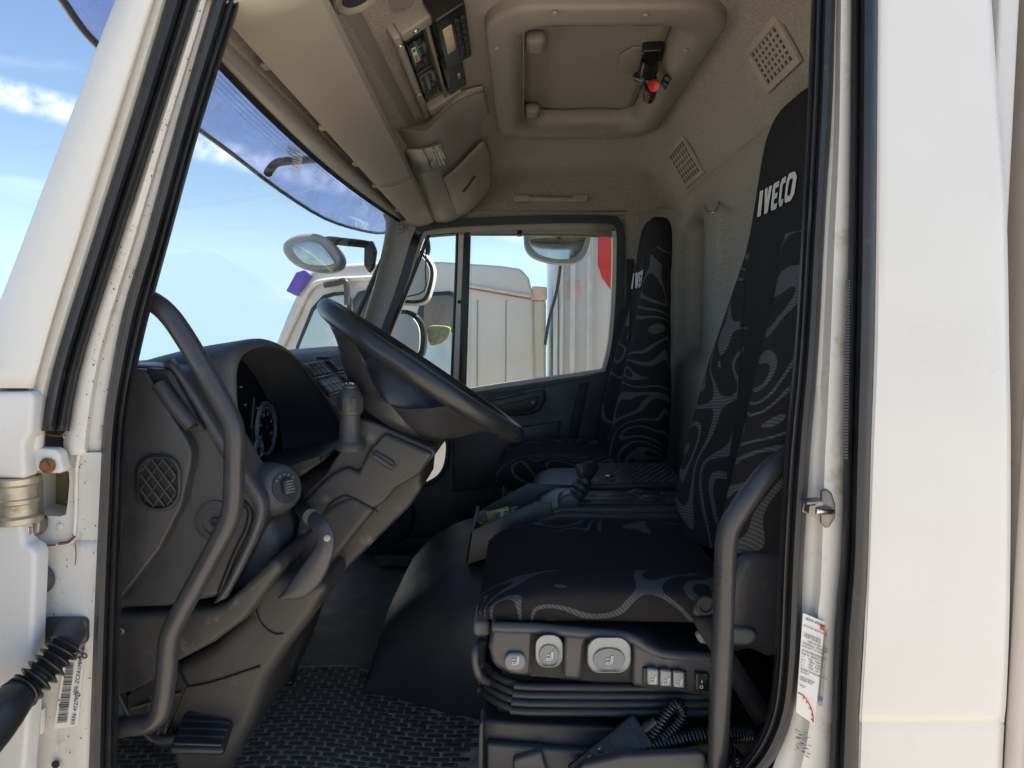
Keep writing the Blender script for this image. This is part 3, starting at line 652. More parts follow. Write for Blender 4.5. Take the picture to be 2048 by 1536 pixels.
# catch: plate, black lever, red push button
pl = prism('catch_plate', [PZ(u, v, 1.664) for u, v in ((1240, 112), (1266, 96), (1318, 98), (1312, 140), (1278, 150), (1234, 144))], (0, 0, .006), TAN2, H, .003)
lv = thing
cb = prism('catch_block', [PZ(u, v, 1.645) for u, v in ((1285, 104), (1326, 102), (1324, 124), (1282, 122))], (0, 0, .025), RADIO, H, .004)
tube('catch_lever', [PZ(1300, 118, 1.640), PZ(1296, 140, 1.625), PZ(1290, 158, 1.615)], [.022, .026, .02], RADIO, H, 12, 4)
tube('catch_arm', [PZ(1270, 152, 1.622), PZ(1290, 156, 1.612), PZ(1300, 168, 1.600), PZ(1298, 196, 1.585)], [.010, .020, .024, .017], RADIO, H, 14, 5)
bc = PZ(1308, 169, 1.578)
lathe('release_button', [(.0145, 0), (.0155, .004), (.0155, .013), (.013, .0165), (.0075, .0155), (.001, .0150)], bc, (CAM-bc).normalized()+Vector((.1, 0, -.3)), REDB, H, 18)
quad('button_arrow', PZ(1297, 186, 1.560), PZ(1301, 187, 1.560), PZ(1299, 200, 1.560), PZ(1295, 199, 1.560), REDB, H, .0008)
quad('button_arrow', PZ(1293.5, 184, 1.560), PZ(1304.5, 187, 1.560), PZ(1303.5, 189.5, 1.560), PZ(1292.5, 186.5, 1.560), REDB, H, .0008)
st = quad('catch_sticker', PZ(1331, 147, 1.6095), PZ(1343, 158, 1.6065), PZ(1330, 180, 1.604), PZ(1321, 166, 1.608), RADIO, H, .0008)
for k in range(2):
    quad('sticker_print', PZ(1332-k*5, 152+k*11, 1.6060), PZ(1339-k*5, 158+k*11, 1.6050), PZ(1336-k*5, 164+k*11, 1.6045), PZ(1329-k*5, 158+k*11, 1.6055), MGREY, st, .0004)
for u, v in ((993, 96), (998, 222), (1085, 268), (1207, 271), (1302, 234), (1372, 100), (1110, 24), (1292, 29)):
    screw(PZ(u, v, 1.606), (0, 0, -1), .006, H, TAN)

# ---- folding grab handle above the far door
gh = thing('roof_grab_handle', 'beige folding grab handle above the passenger door', 'grab handle', P(1102, 398, 1.945))
for u in (1044, 1159): prism('end_cap', [P(u+a, 398+b, 1.952) for a, b in rrect(32, 15, 4)], (0, -.018, 0), TAN, gh, .004)
tube('grip', [P(1058, 397, 1.935), P(1080, 398, 1.93), P(1125, 399, 1.93), P(1146, 400, 1.935)], .012, TAN, gh, 10, 4, flat=.7)

# ================================================================== PASSENGER DOOR
D = thing('passenger_door', 'closed passenger door with dark plastic panel and divided window', 'door', (0, 1.98, .0))
YD = 1.985
# window frame: black outer seal, cream frame, black inner channel
OUT = [(826, 470), (848, 447), (930, 437), (1100, 431), (1215, 431), (1240, 440), (1249, 470), (1248, 560), (1244, 640), (1237, 700), (1226, 742), (1213, 758), (950, 800), (700, 842), (690, 815), (735, 725), (790, 585)]
def ringwall(name, uvs, y, w, mt, parent, d=.02, n=4):
    pts = [P(u, v, y) for u, v in uvs]; c = sum(pts, Vector())/len(pts)
    pts = spline(pts, n, True); N = len(pts); rows = [[], [], [], []]
    for i in range(N+1):
        p = pts[i % N]; t = (pts[(i+1) % N]-pts[i-1 if i % N else N-1]).normalized(); nn = Vector((0, 1, 0)).cross(t)
        if nn.dot(c-p) < 0: nn = -nn
        rows[0].append(p+Vector((0, d, 0))); rows[1].append(p); rows[2].append(p+nn*w); rows[3].append(p+nn*w+Vector((0, d, 0)))
    return grid(name, rows, mt, parent, 1, 1, .002)
ringwall('frame_seal', OUT, 1.955, .032, RUBBER, D, .05)
IN1 = [(832, 482), (852, 462), (930, 452), (1100, 446), (1212, 446), (1230, 455), (1236, 480), (1235, 560), (1231, 640), (1224, 700), (1214, 738), (1206, 748), (950, 786), (716, 828), (708, 808), (748, 725), (800, 590)]
ringwall('window_frame', IN1, 1.968, .022, mat('door_frame_cream', (.62, .58, .50), .45, noise=.05, nscale=12, dirt=((.3, .26, .2), 20, .6, .4)), D, .04)
# header of the frame: cream rails over the glass
grid('top_rail', [[P(838, 462, 1.962), P(930, 452, 1.962), P(1100, 445, 1.962), P(1232, 446, 1.962)], [P(838, 470, 1.966), P(930, 461, 1.966), P(1100, 457, 1.966), P(1230, 458, 1.966)], [P(836, 473, 1.974), P(930, 465, 1.974), P(1100, 462, 1.974), P(1229, 464, 1.974)], [P(835, 478, 1.974), P(930, 470, 1.974), P(1100, 470, 1.974), P(1228, 472, 1.974)]], TAN, D, 2, 2, .008)
tube('blind_bar', [P(938, 470, 1.958), P(1100, 471, 1.958), P(1224, 474, 1.958)], .004, GREYB, D, 6, 2)
# divider posts
dv = [(915, 462), (928, 462), (916, 800), (903, 800)]
slab('window_divider', dv, 1.972, 2.005, MATS['door_frame_cream'], D, .003)
slab('divider_channel', [(928.5, 464), (941, 464), (931, 800), (917, 800)], 1.968, 2.005, RUBBER, D, .003)
grid('quarter_frame_strip', [[P(838, 466, 1.972), P(850, 466, 1.978)], [P(798, 590, 1.972), P(812, 590, 1.978)], [P(748, 715, 1.972), P(764, 715, 1.978)], [P(712, 815, 1.972), P(730, 815, 1.978)]], MATS['door_frame_cream'], D, 3, 1, .008)
lathe('divider_button', [(.008, 0), (.008, .004), (.002, .007)], P(919, 604, 1.968), (0, -1, 0), BLACK, D, 12)
tube('quarter_light_rubber', [P(u, v, 1.972) for u, v in ((857, 470), (908, 466), (914, 475), (908, 640), (902, 792))], .006, RUBBER, D, 8, 3)
tube('quarter_light_rubber', [P(u, v, 1.972) for u, v in ((857, 470), (838, 520), (806, 600), (770, 690), (722, 815))], .008, RUBBER, D, 8, 3)
# glass
grid('quarter_glass', [[P(850, 466, 1.995), P(916, 462, 1.995)], [P(720, 825, 1.995), P(904, 800, 1.995)]], GLASS, D)
grid('window_glass', [[P(936, 464, 1.992), P(1228, 456, 1.992)], [P(920, 800, 1.992), P(1214, 760, 1.992)]], GLASS, D)
# thin blind film left on the glass edge
grid('glass_edge_strip', [[P(936, 470, 1.990), P(945, 470, 1.990)], [P(924, 790, 1.990), P(942, 788, 1.990)]], GLASS, D)
tube('window_stop', [P(1039, 462, 1.97), P(1039, 472, 1.965)], .011, RADIO, D, 12, 1)
tube('bottom_channel', [P(u, v, 1.97) for u, v in ((916, 798), (1000, 779), (1100, 766), (1215, 744))], .008, RUBBER, D, 8, 3)
# inner panel
pan = [(690, 830), (760, 822), (950, 792), (1090, 770), (1212, 742), (1222, 752), (1216, 800), (1196, 880), (1170, 960), (1150, 1120), (690, 1120), (690, 985), (846, 972), (878, 955), (894, 930), (898, 888), (888, 874), (846, 880), (690, 895)]
slab('door_panel', pan, 1.925, 1.985, DASH, D, .012, 4)
slab('armrest_ledge', [(948, 806), (1090, 776), (1092, 800), (1080, 822), (1060, 830), (985, 836), (960, 822)], 1.895, 1.93, DASH, D, .012, 4)
slab('handle_recess', [(992, 812), (1078, 792), (1076, 808), (1062, 822), (1010, 828)], 1.890, 1.90, DARK, D, .004)
slab('switch_strip', [(968, 800), (1046, 784), (1048, 788), (970, 804)], 1.888, 1.896, RADIO, D, .001)
lathe('door_pull_knob', [(.008, 0), (.0085, .006), (.006, .012), (.001, .013)], P(1066, 805, 1.888), (0, -1, 0), LGREY, D, 12)
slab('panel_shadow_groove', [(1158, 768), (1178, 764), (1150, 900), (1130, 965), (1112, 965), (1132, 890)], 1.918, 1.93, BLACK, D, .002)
slab('panel_inset', [(905, 870), (1080, 848), (1122, 842), (1120, 862), (1098, 960), (905, 985)], 1.915, 1.93, DASH, D, .010)
# low kerb window in the front corner of the door
kw = tube('kerb_window_frame', [P(u, v, 1.922) for u, v in ((800, 884), (850, 878), (884, 874), (896, 888), (892, 928), (877, 954), (846, 970), (800, 974))], .010, DASH, D, 10, 3)
grid('kerb_window_glass', [[P(800, 880, 1.96), P(900, 872, 1.96)], [P(800, 980, 1.96), P(900, 960, 1.96)]], GLASS, kw)
slab('panel_speaker_surround', [(768+a, 1035+b) for a, b in [(60*math.cos(t*.393), 60*math.sin(t*.393)) for t in range(16)]], 1.88, 1.93, DARK, D, .01)

# ================================================================== SUN VISOR OUTSIDE
sv = thing('outside_sun_visor', 'translucent violet acrylic sun visor above the windscreen', 'sun visor', (-.62, 1.0, 1.35))
def vbow(y):
    k = (y-1)/1.1; return .085*(1-k*k)
def onvisor(u, v):                      # point of the lower edge: where the sight line meets the visor's curved front line
    lo, hi = -.5, 2.6
    for _ in range(50):
        mid = (lo+hi)/2
        if P(u, v, mid).x < -.652-vbow(mid)*.98: hi = mid
        else: lo = mid
    return P(u, v, lo)
edge = [onvisor(u, v) for u, v in ((70, -70), (125, 0), (158, 48), (190, 85), (285, 175), (395, 257), (470, 312), (560, 381), (650, 437), (720, 460), (768, 466))]
edge += [Vector((edge[-1].x+.04, edge[-1].y+.10, edge[-1].z+.05))]
rows = []
for p in edge:
    y, z = p.y, p.z; bow = vbow(y)
    rows.append([Vector((-.50-bow*.9, y, 1.62)), Vector((-.555-bow, y, 1.55)), Vector((-.600-bow, y, 1.47)), Vector((-.640-bow*.98, y, z+.03)), p])
grid('acrylic_sheet', rows, VISOR, sv, 3, 2, 0)
tube('edge_trim', [r[-1] for r in rows], .006, RADIO, sv, 8, 3)
tube('stay', [P(428, 96, .42), P(448, 122, .50), P(480, 150, .60), P(540, 214, .82), P(606, 290, 1.10)], [.020, .016, .011, .010, .010], STEEL, sv, 8, 4)
tube('bracket', [P(642, 318, 1.33), P(604, 320, 1.13), P(560, 324, .95), P(546, 332, .90), P(536, 346, .86)], .012, RADIO, sv, 8, 4)
lb = quad('warning_label', P(576, 284, 1.0), P(608, 296, 1.02), P(600, 352, 1.04), P(568, 330, 1.01), CLEARP, sv, .0006)
for k in range(6):
    a = P(578-k*.6, 296+k*5.5, .99); b = P(601-k*.8, 306+k*6, 1.008); tube('label_line', [a, b], .0009, INK, lb, 5, 1)

# ================================================================== MIRRORS OUTSIDE
def blob(name, uvs, y0, y1, mt, parent, bev=.02, n=3):
    return slab(name, uvs, y0, y1, mt, parent, bev, 4, n=n)
m1 = thing('front_mirror', 'grey front view mirror on a black arm ahead of the windscreen', 'mirror', P(625, 500, 1.75))
blob('housing', [(563, 494), (580, 474), (616, 465), (650, 474), (676, 500), (685, 520), (676, 538), (646, 545), (606, 538), (576, 520)], 1.72, 1.80, mat('mirror_housing_grey', (.24, .27, .27), .35, noise=.1, nscale=20), m1, .024)
blob('mirror_pane', [(584, 494), (612, 482), (640, 488), (664, 516), (668, 528), (640, 532), (606, 524)], 1.712, 1.722, MIRRORD, m1, .002)
tube('arm', [P(640, 492, 1.75), P(655, 481, 1.76), P(690, 484, 1.80), P(728, 488, 1.87), P(742, 492, 1.90)], .017, RADIO, m1, 10, 4)
blob('mount', [(728, 486), (744, 480), (752, 500), (747, 535), (737, 546), (727, 530)], 1.87, 1.91, RADIO, m1, .008, 1)
m2_ = thing('main_mirror', 'large grey main rear view mirror outside the quarter window', 'mirror', P(835, 560, 2.25))
GH = mat('mirror_housing_white', (.62, .64, .65), .4, noise=.05, nscale=10)
blob('housing', [(800, 490), (838, 496), (862, 520), (870, 546), (862, 585), (850, 606), (820, 611), (790, 600), (786, 540)], 2.22, 2.30, GH, m2_, .025)
blob('rim', [(804, 494), (836, 498), (860, 522), (867, 547), (860, 584), (848, 603), (820, 607), (794, 597), (790, 541)], 2.206, 2.225, RADIO, m2_, .006)
blob('mirror_pane', [(808, 500), (834, 504), (854, 526), (860, 548), (853, 580), (844, 597), (820, 600), (800, 592), (796, 544)], 2.200, 2.208, GH, m2_, .002)  # opaque white pane: the reflected white truck side is put into its colour
tube('arm', [P(822, 470, 2.18), P(850, 470, 2.2), P(857, 500, 2.24), P(848, 520, 2.26)], .010, RADIO, m2_, 8, 4)
tube('stay_wire', [P(853, 474, 2.03), P(851, 540, 2.03), P(848, 582, 2.03), P(806, 595, 2.02)], .0035, RADIO, m2_, 6, 3)
m3_ = thing('wide_angle_mirror', 'lower white wide angle mirror with black edge outside the quarter window', 'mirror', P(825, 660, 2.25))
blob('housing', [(795, 622), (822, 622), (842, 640), (850, 665), (848, 705), (836, 715), (780, 712), (776, 650)], 2.22, 2.30, RADIO, m3_, .02)
blob('mirror_pane', [(798, 630), (818, 630), (834, 646), (840, 668), (838, 700), (828, 707), (786, 705), (784, 655)], 2.208, 2.222, GH, m3_, .003)  # same white colour stands in for the mirrored scene here
blob('glass_tip', [(856, 655), (880, 651), (900, 655), (898, 670), (884, 686), (860, 690)], 2.25, 2.27, mat('painted_tree_reflection', (.42, .42, .24), .3, noise=.35, nscale=40), m3_, .004)  # yellow-green tree reflection is painted into this piece's colour
m4 = thing('kerb_mirror', 'grey kerb view mirror hanging above the passenger window', 'mirror', P(1115, 490, 2.3))
blob('housing', [(1048, 478), (1060, 468), (1176, 462), (1184, 474), (1172, 510), (1150, 526), (1110, 527), (1070, 516), (1052, 500)], 2.26, 2.34, MATS['mirror_housing_grey'], m4, .025)
blob('mirror_pane', [(1058, 482), (1078, 474), (1168, 470), (1172, 478), (1162, 503), (1145, 517), (1112, 518), (1076, 508)], 2.25, 2.262, MIRRORD, m4, .002)
tube('arm', [P(1120, 470, 2.28), P(1122, 455, 2.2), P(1124, 440, 2.06)], .012, RADIO, m4, 8, 3)

# ================================================================== PARKED TRUCK BEYOND
T = thing('parked_truck', 'cream white truck with purple visor parked alongside', 'truck', (.5, 4.6, -1.12))
YT_ = 3.55
side = [(545, 745), (548, 696), (575, 628), (608, 556), (628, 538), (660, 530), (745, 524), (880, 523), (1000, 531), (1042, 537), (1058, 556), (1066, 590), (1070, 800), (1070, 1250), (560, 1250)]
slab('cab_body', side, YT_, YT_+2.1, CABW, T, .022, 4)
for u_, v0_ in ((760, 560), (955, 600), (1012, 600)): tube('panel_seam', [P(u_, v0_, YT_-.001), P(u_-3, 1150, YT_-.001)], .004, GREYB, T, 6, 1)
# door window with rubber and glass
dw = [(590, 720), (600, 690), (628, 622), (650, 598), (668, 592), (688, 590), (694, 600), (694, 722)]
slab('window_rubber', [(582, 728), (593, 688), (622, 616), (646, 590), (668, 584), (692, 583), (702, 598), (702, 728)], YT_-.012, YT_+.01, RUBBER, T, .006)
slab('window_pane', dw, YT_-.018, YT_-.010, mat('sky_toned_pane', (.48, .62, .66), .06, noise=.05, nscale=3, spec=.8), T, .003)  # sky reflection is painted into this opaque pane colour
slab('rear_window_rubber', [(705, 600), (716, 583), (745, 578), (745, 650), (706, 650)], YT_-.012, YT_+.01, RUBBER, T, .006)
slab('rear_window_pane', [(712, 606), (720, 592), (745, 586), (745, 642), (713, 642)], YT_-.018, YT_-.010, DASH, T, .003)
slab('side_window_rubber', [(840, 606), (858, 584), (900, 582), (922, 592), (926, 700), (922, 800), (800, 800), (806, 720)], YT_-.012, YT_+.01, RUBBER, T, .008)
slab('side_window_pane', [(846, 664), (918, 664), (916, 794), (810, 794), (814, 724)], YT_-.020, YT_-.010, MATS['sky_toned_pane'], T, .003)  # sky in the lower pane comes from the same painted colour
slab('window_dark_band', [(848, 610), (862, 592), (898, 590), (914, 598), (918, 660), (846, 660)], YT_-.020, YT_-.010, mat('dark_cab_interior', (.16, .15, .13), .6, noise=.15, nscale=8), T, .003)  # dark slab painted for the shaded cab interior seen through the glass
tube('roof_gutter', [P(u, v, YT_-.02) for u, v in ((560, 700), (588, 640), (618, 580), (650, 562), (745, 556))], .018, CABW, T, 8, 4)
tube('visor_bar', [P(u, v, YT_-.06) for u, v in ((648, 570), (672, 566), (690, 562), (694, 580), (694, 610))], .020, TUBE, T, 8, 4)
slab('purple_visor', [(572, 582), (592, 545), (608, 540), (622, 552), (612, 566), (592, 592)], YT_-.05, YT_+.0, VISOR2, T, .004)
slab('trim_line', [(925, 566), (1062, 590), (1062, 596), (925, 572)], YT_-.012, YT_+.005, mat('trim_cream', (.62, .56, .44), .5, noise=.1), T, .004)
slab('orange_line', [(925, 573), (1062, 597), (1062, 600), (925, 576)], YT_-.010, YT_+.004, ORANGE, T, .002)
slab('air_fairing', [(1064, 600), (1092, 600), (1092, 1250), (1064, 1250)], YT_+.02, YT_+2.0, mat('fairing_cream', (.66, .60, .47), .5, noise=.06, nscale=4), T, .02)
slab('fairing_cap', [(1064, 572), (1094, 574), (1094, 600), (1064, 600)], YT_+.01, YT_+1.2, mat('marker_pale_orange', (.72, .50, .38), .5, noise=.1, nscale=20), T, .01)
X0 = P(1104, 600, YT_).x
box = rbox('cargo_box', (X0+2.9, YT_+1.22, .95), (5.7, 2.5, 3.3), BOXW, T, .03)
for u, w in ((1108, 9), (1121, 7), (1142, 10), (1176, 8), (1184, 3)):
    p0, p1 = P(u, 300, YT_-.05), P(u+w, 300, YT_-.05)
    rbox('corner_post', ((p0.x+p1.x)/2, YT_-.045, .95), (p1.x-p0.x, .04, 3.26), mat('post_grey', (.60, .60, .58), .4, noise=.08, nscale=8) if u == 1108 else MATS['post_grey'], T, .008)
slab('red_panel', [(1196, 430), (1330, 430), (1330, 690), (1222, 580), (1204, 556), (1196, 530)], YT_-.036, YT_-.029, REDP, T, .002)
slab('pink_reflection', [(1134, 560), (1160, 560), (1160, 600), (1134, 600)], YT_-.036, YT_-.029, mat('reflection_pink', (.72, .45, .38), .5, noise=.1, nscale=10), T, .002)  # pink patch painted for an orange reflection on the box
tube('cable', [P(u, v, YT_-.10) for u, v in ((1122, 520), (1114, 580), (1098, 640), (1090, 690))], .010, RADIO, T, 6, 4)
for x_ in (-1.0, 1.6, 4.6):
    for y_ in (YT_+.12, YT_+2.05):
        w_ = lathe('wheel', [(.16, -.12), (.40, -.13), (.46, -.10), (.46, .10), (.40, .13), (.16, .12)], (x_, y_+.05, -.66), (0, 1, 0), RUBBER, T, 28)
rbox('chassis', (1.6, YT_+1.1, -.66), (6.6, .9, .3), DARK, T, .02)

# our own truck's cargo body behind the cab
cb_ = thing('cargo_body', 'beige panelled cargo body standing close behind the white cab side', 'cargo body', (2.5, 1.0, -1.1))
p0 = P(2021, 700, .03)
rbox('side_wall', (p0.x+2.5, 1.02, .95), (5.0, 2.06, 3.5), BEIGEBOX, cb_, .01)
tube('edge_profile', [Vector((p0.x+.006, -.016, -.8)), Vector((p0.x+.006, -.016, 2.7))], .012, BEIGEBOX, cb_, 10, 1)
rbox('gap_panel', (.80, 1.05, .9), (.05, 1.9, 2.6), GREYB, cb_, .01)
for x_ in (1.4, 3.6):
    lathe('wheel', [(.16, -.12), (.40, -.13), (.46, -.10), (.46, .10), (.40, .13), (.16, .12)], (x_+p0.x, .2, -.66), (0, 1, 0), RUBBER, cb_, 28)

# ================================================================== HEADER SHELF AND OVERHEAD CONSOLE
hs = thing('header_shelf', 'long tan plastic flap shelf running above the windscreen', 'shelf', (-.42, 1.0, 1.43))
def shelf(y, s):
    k = (y-.05)/1.9
    xl, zl = -.464+.002*k, 1.437-.047*k
    xr, zr = -.322-.052*k, 1.482-.078*k
    z = zl+(zr-zl)*s+.010*math.sin(s*math.pi)*-1
    return Vector((xl+(xr-xl)*s, y, z))
for y0, y1 in ((.005, 1.218), (1.222, 1.93)):
    rows = []
    for i in range(9):
        y = y0+(y1-y0)*i/8
        r = [shelf(y, s) for s in (0, .04, .25, .5, .75, .93, 1)]
        r = [r[0]+Vector((-.004, 0, .012))]+r+[r[-1]+Vector((.004, 0, .014)), r[-1]+Vector((-.006, 0, .03))]
        rows.append(r)
    grid('flap', rows, TAN, hs, 2, 1, .003, ang=25)
# inner wall behind the flap and lip over the glass
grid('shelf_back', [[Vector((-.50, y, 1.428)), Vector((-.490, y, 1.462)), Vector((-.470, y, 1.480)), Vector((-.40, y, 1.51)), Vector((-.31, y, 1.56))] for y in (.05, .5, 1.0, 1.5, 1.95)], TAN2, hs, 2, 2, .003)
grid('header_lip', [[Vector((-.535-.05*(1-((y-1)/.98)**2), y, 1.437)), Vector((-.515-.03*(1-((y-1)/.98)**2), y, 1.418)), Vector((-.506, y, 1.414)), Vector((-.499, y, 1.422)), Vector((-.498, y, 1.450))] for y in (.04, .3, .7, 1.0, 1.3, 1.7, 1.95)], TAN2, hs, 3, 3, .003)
for y in (.25, .62, .95, 1.22, 1.62, 1.86):
    rbox('clip', shelf(y, 0)+Vector((-.008, 0, .004)), (.014, .024, .010), TAN2 if y != .62 else TAN, hs, .003)

oc = thing('overhead_console', 'tan overhead console with radio bay, map lamp and lidded box', 'console', (-.22, 1.1, 1.60))
def OC(s, y, k=0):
    E = Vector((.105, 0, .065)); n_ = Vector((.065, 0, -.105)).normalized()
    return Vector((-.275-.018*(y-.45), y, 1.57))+E*s+n_*k
def ocbox(name, s0, s1, y0, y1, k0, k1, mt, parent=oc, bev=.003):
    n_ = Vector((.065, 0, -.105)).normalized()
    return prism(name, [OC(s0, y0, k0), OC(s1, y0, k0), OC(s1, y1, k0), OC(s0, y1, k0)], n_*(k1-k0), mt, parent, bev)
ocbox('radio_frame', -.02, .13, .45, 1.02, -.03, .012, GREYB, bev=.006)
ocbox('radio_frame', .132, 1.02, .45, .49, -.03, .012, GREYB, bev=.006)
ocbox('radio_frame', .132, 1.02, .965, 1.02, -.03, .014, GREYB, bev=.006)
ocbox('radio_divider', .60, .67, .492, .963, -.05, .008, GREYB, bev=.003)
ocbox('radio_tray', .13, 1.0, .491, .964, -.05, -.030, BLACK, bev=0)
for y0, y1 in ((.50, .70), (.715, .93)):
    ru = ocbox('radio_unit', .17, .56, y0, y1, -.03, .002, RADIO)
    ocbox('radio_face', .20, .53, y0+.012, y1-.012, .002, .0045, SCREEN, ru, .001)
    for i in range(5): ocbox('radio_key', .24, .30, y0+.03+i*.03, y0+.05+i*.03, .0045, .008, DARK, ru, .001)
    for i in range(3): ocbox('radio_key', .38, .46, y0+.03+i*.05, y0+.06+i*.05, .0045, .008, DARK, ru, .001)
sk_ = ocbox('colour_sticker', .22, .31, .545, .625, .0085, .0092, PAPER, oc, 0)
for i, mt in enumerate((INKB, YEL, mat('print_green', (.05, .4, .1), .5), INKR)): ocbox('colour_patch', .235, .295, .551+i*.018, .567+i*.018, .0093, .0098, mt, sk_, 0)
# two-way radio sets mounted in the right bay, keys facing the driver
cbx = ocbox('two_way_radio', .72, 1.30, .42, .70, -.03, .040, RADIO, oc, .005)
ocbox('metal_label', .80, .98, .47, .60, .040, .042, mat('aged_label', (.55, .49, .33), .5, noise=.12, nscale=40), cbx, .001)
for i in range(6):
    for j in range(2): ocbox('key', 1.04+j*.12, 1.12+j*.12, .46+i*.036, .482+i*.036, .040, .046, DARK, cbx, .001)
cbx2 = ocbox('tachograph', .70, 1.15, .72, .93, -.03, .020, RADIO, oc, .005)
ocbox('slot', .78, 1.05, .75, .90, .020, .023, DARK, cbx2, .001)
ocbox('card_tab', .95, 1.02, .80, .83, .023, .027, LGREY, cbx2, .001)
for s, y in ((.055, .49), (.055, .80), (.40, .468)):
    screw(OC(s, y, .012), Vector((.065, 0, -.105)), .0075, oc)
screw(OC(.80, .468, .012), Vector((.065, 0, -.105)), .0075, oc)
# map lamp housing and far lidded box
LH = [(.98, [(776, 256), (790, 259), (845, 262), (862, 252), (905, 210), (935, 192), (966, 185)]),
      (1.0, [(777, 258), (792, 262), (848, 266), (868, 256), (910, 216), (945, 198), (970, 190)]),
      (1.25, [(800, 303), (812, 306), (850, 308), (890, 292), (930, 252), (962, 236), (980, 228)]),
      (1.55, [(832, 368), (842, 372), (872, 366), (908, 340), (945, 300), (974, 270), (988, 258)]),
      (1.80, [(858, 418), (866, 424), (894, 420), (930, 396), (958, 350), (976, 310), (990, 296)]),
      (1.93, [(870, 440), (876, 444), (902, 442), (940, 420), (970, 388), (978, 350), (988, 330)])]
grid('lamp_housing', [[P(u, v, y) for u, v in r] for y, r in LH], GREYB, oc, 3, 3, .004)
grid('housing_end', [[P(u, v, .98) for u, v in LH[0][1]], [PZ(u, v, 1.63) for u, v in ((770, 240), (785, 238), (838, 232), (858, 220), (902, 190), (934, 178), (966, 172))]], GREYB, oc, 1, 2, .003)
lm = grid('lamp_surround', [[P(806, 297, 1.17), P(846, 296, 1.17), P(884, 285, 1.17)], [P(828, 346, 1.36), P(866, 342, 1.36), P(902, 328, 1.36)]], GREYB, oc, 3, 3, .006)
grid('lamp_lens', [[P(814, 300, 1.16), P(845, 300, 1.155)], [P(832, 341, 1.33), P(864, 337, 1.325)]], LAMPL, lm, 2, 2, .004)
grid('lamp_bulb_window', [[P(847, 299, 1.155), P(880, 290, 1.15)], [P(866, 337, 1.325), P(896, 328, 1.32)]], LAMPL, lm, 2, 2, .005)
for k in range(3): tube('lens_bar', [P(866+k*6, 295-k*2, 1.14), P(882+k*6, 331-k*3, 1.31)], .003, METAL, lm, 6, 1)
ld = grid('box_lid', [[P(888, 358, 1.50), P(920, 330, 1.50), P(952, 296, 1.50), P(968, 282, 1.50)], [P(894, 375, 1.60), P(930, 350, 1.60), P(962, 315, 1.60), P(976, 300, 1.60)], [P(905, 405, 1.74), P(938, 388, 1.74), P(970, 348, 1.74), P(979, 332, 1.74)], [P(915, 430, 1.88), P(934, 424, 1.88), P(972, 384, 1.88), P(980, 366, 1.88)]], GREYB, oc, 3, 3, .012, 0)
tube('lid_pull', [P(926, 384, 1.62), P(936, 372, 1.615), P(950, 352, 1.61)], .005, DARK, ld, 8, 3, flat=.5)
# speaker ring and corner grille in the roof lining over the driver
spk = thing('roof_speaker', 'round beige speaker ring in the roof lining above the driver', 'speaker', PZ(714, -6, 1.545))
c_ = PZ(714, -8, 1.538); nn_ = Vector((.45, 0, -.9)).normalized()
lathe('ring', [(.030, .001), (.034, .006), (.040, .008), (.046, .005), (.048, 0)], c_, nn_, TAN2, spk, 28)
lathe('cone', [(.030, 0), (.030, .0015), (.002, .003)], c_, nn_, DARK, spk, 24)
cg = thing('corner_speaker_grille', 'small triangular beige speaker grille next to the radio bay', 'speaker', PZ(806, 10, 1.60))
prism('cover', [PZ(u, v, 1.598) for u, v in ((776, -20), (836, -24), (826, 10), (806, 26), (786, 28), (778, 18))], (0, 0, .012), GREYB, cg, .005)
V, F = [], []
for i in range(16):
    for j in range(14):
        u, v = 786+i*3.0, -16+j*3.0
        if u+v*.6 > 832 or v > 22: continue
        p = PZ(u, v, 1.597); k = len(V); s = .0011; V += [p+Vector((-s, 0, 0)), p+Vector((0, -s, 0)), p+Vector((s, 0, 0)), p+Vector((0, s, 0))]; F.append((k, k+1, k+2, k+3))
tag(raw('speaker_holes', V, F, BLACK, cg, False), kind='stuff')

# ================================================================== DASHBOARD
db = thing('dashboard', 'dark grey dashboard with hooded instrument cluster and side air vents', 'dashboard', (-.60, 1.0, .0))
xslab('dash_body', [(-.90, .84), (-.82, .885), (-.62, .885), (-.585, .870), (-.455, .735), (-.435, .62), (-.46, .50), (-.56, .38), (-.90, .32)], .69, 1.90, DASHL, db, .02, 4)
rbox('dash_cowl', (-.79, .45, .825), (.28, .62, .11), DASHL, db, .03, 4)
xslab('lower_dash', [(-.66, .655), (-.53, .645), (-.47, .615), (-.445, .55), (-.50, .42), (-.80, .34), (-.80, .655)], .19, .689, DASHL, db, .025, 4)
# hood
arch = [(486, 900, .20), (472, 830, .20), (467, 770, .20), (470, 728, .205), (484, 702, .23), (510, 689, .28), (545, 688, .36), (588, 712, .45), (632, 768, .55), (664, 820, .63), (684, 858, .675), (694, 905, .69)]
lead = [P(*a) for a in arch]
def hoodrow(dx, dz, sc, fx=None):
    out = []
    for p in lead:
        q = Vector((p.x+dx if fx is None else fx, .44+(p.y-.44)*sc, .70+(p.z-.70)*sc+dz)); out.append(q)
    return out
hrows = [hoodrow(0, 0, .90, -.615), hoodrow(0, 0, .93, -.57), [p.lerp(q, .12) for p, q in zip(lead, hoodrow(0, 0, .93, -.57))], hoodrow(.002, 0, .975), lead, hoodrow(-.012, .002, 1.025), hoodrow(-.05, -.004, 1.03), hoodrow(-.14, -.02, 1.03), hoodrow(-.25, -.05, 1.03)]
grid('instrument_hood', hrows, DASHL, db, 3, 4, .003)
clp = spline(hoodrow(0, 0, .93, -.600), 3)
cl = prism('instrument_cluster', clp, (-.01, 0, 0), SCREEN, db, 0)
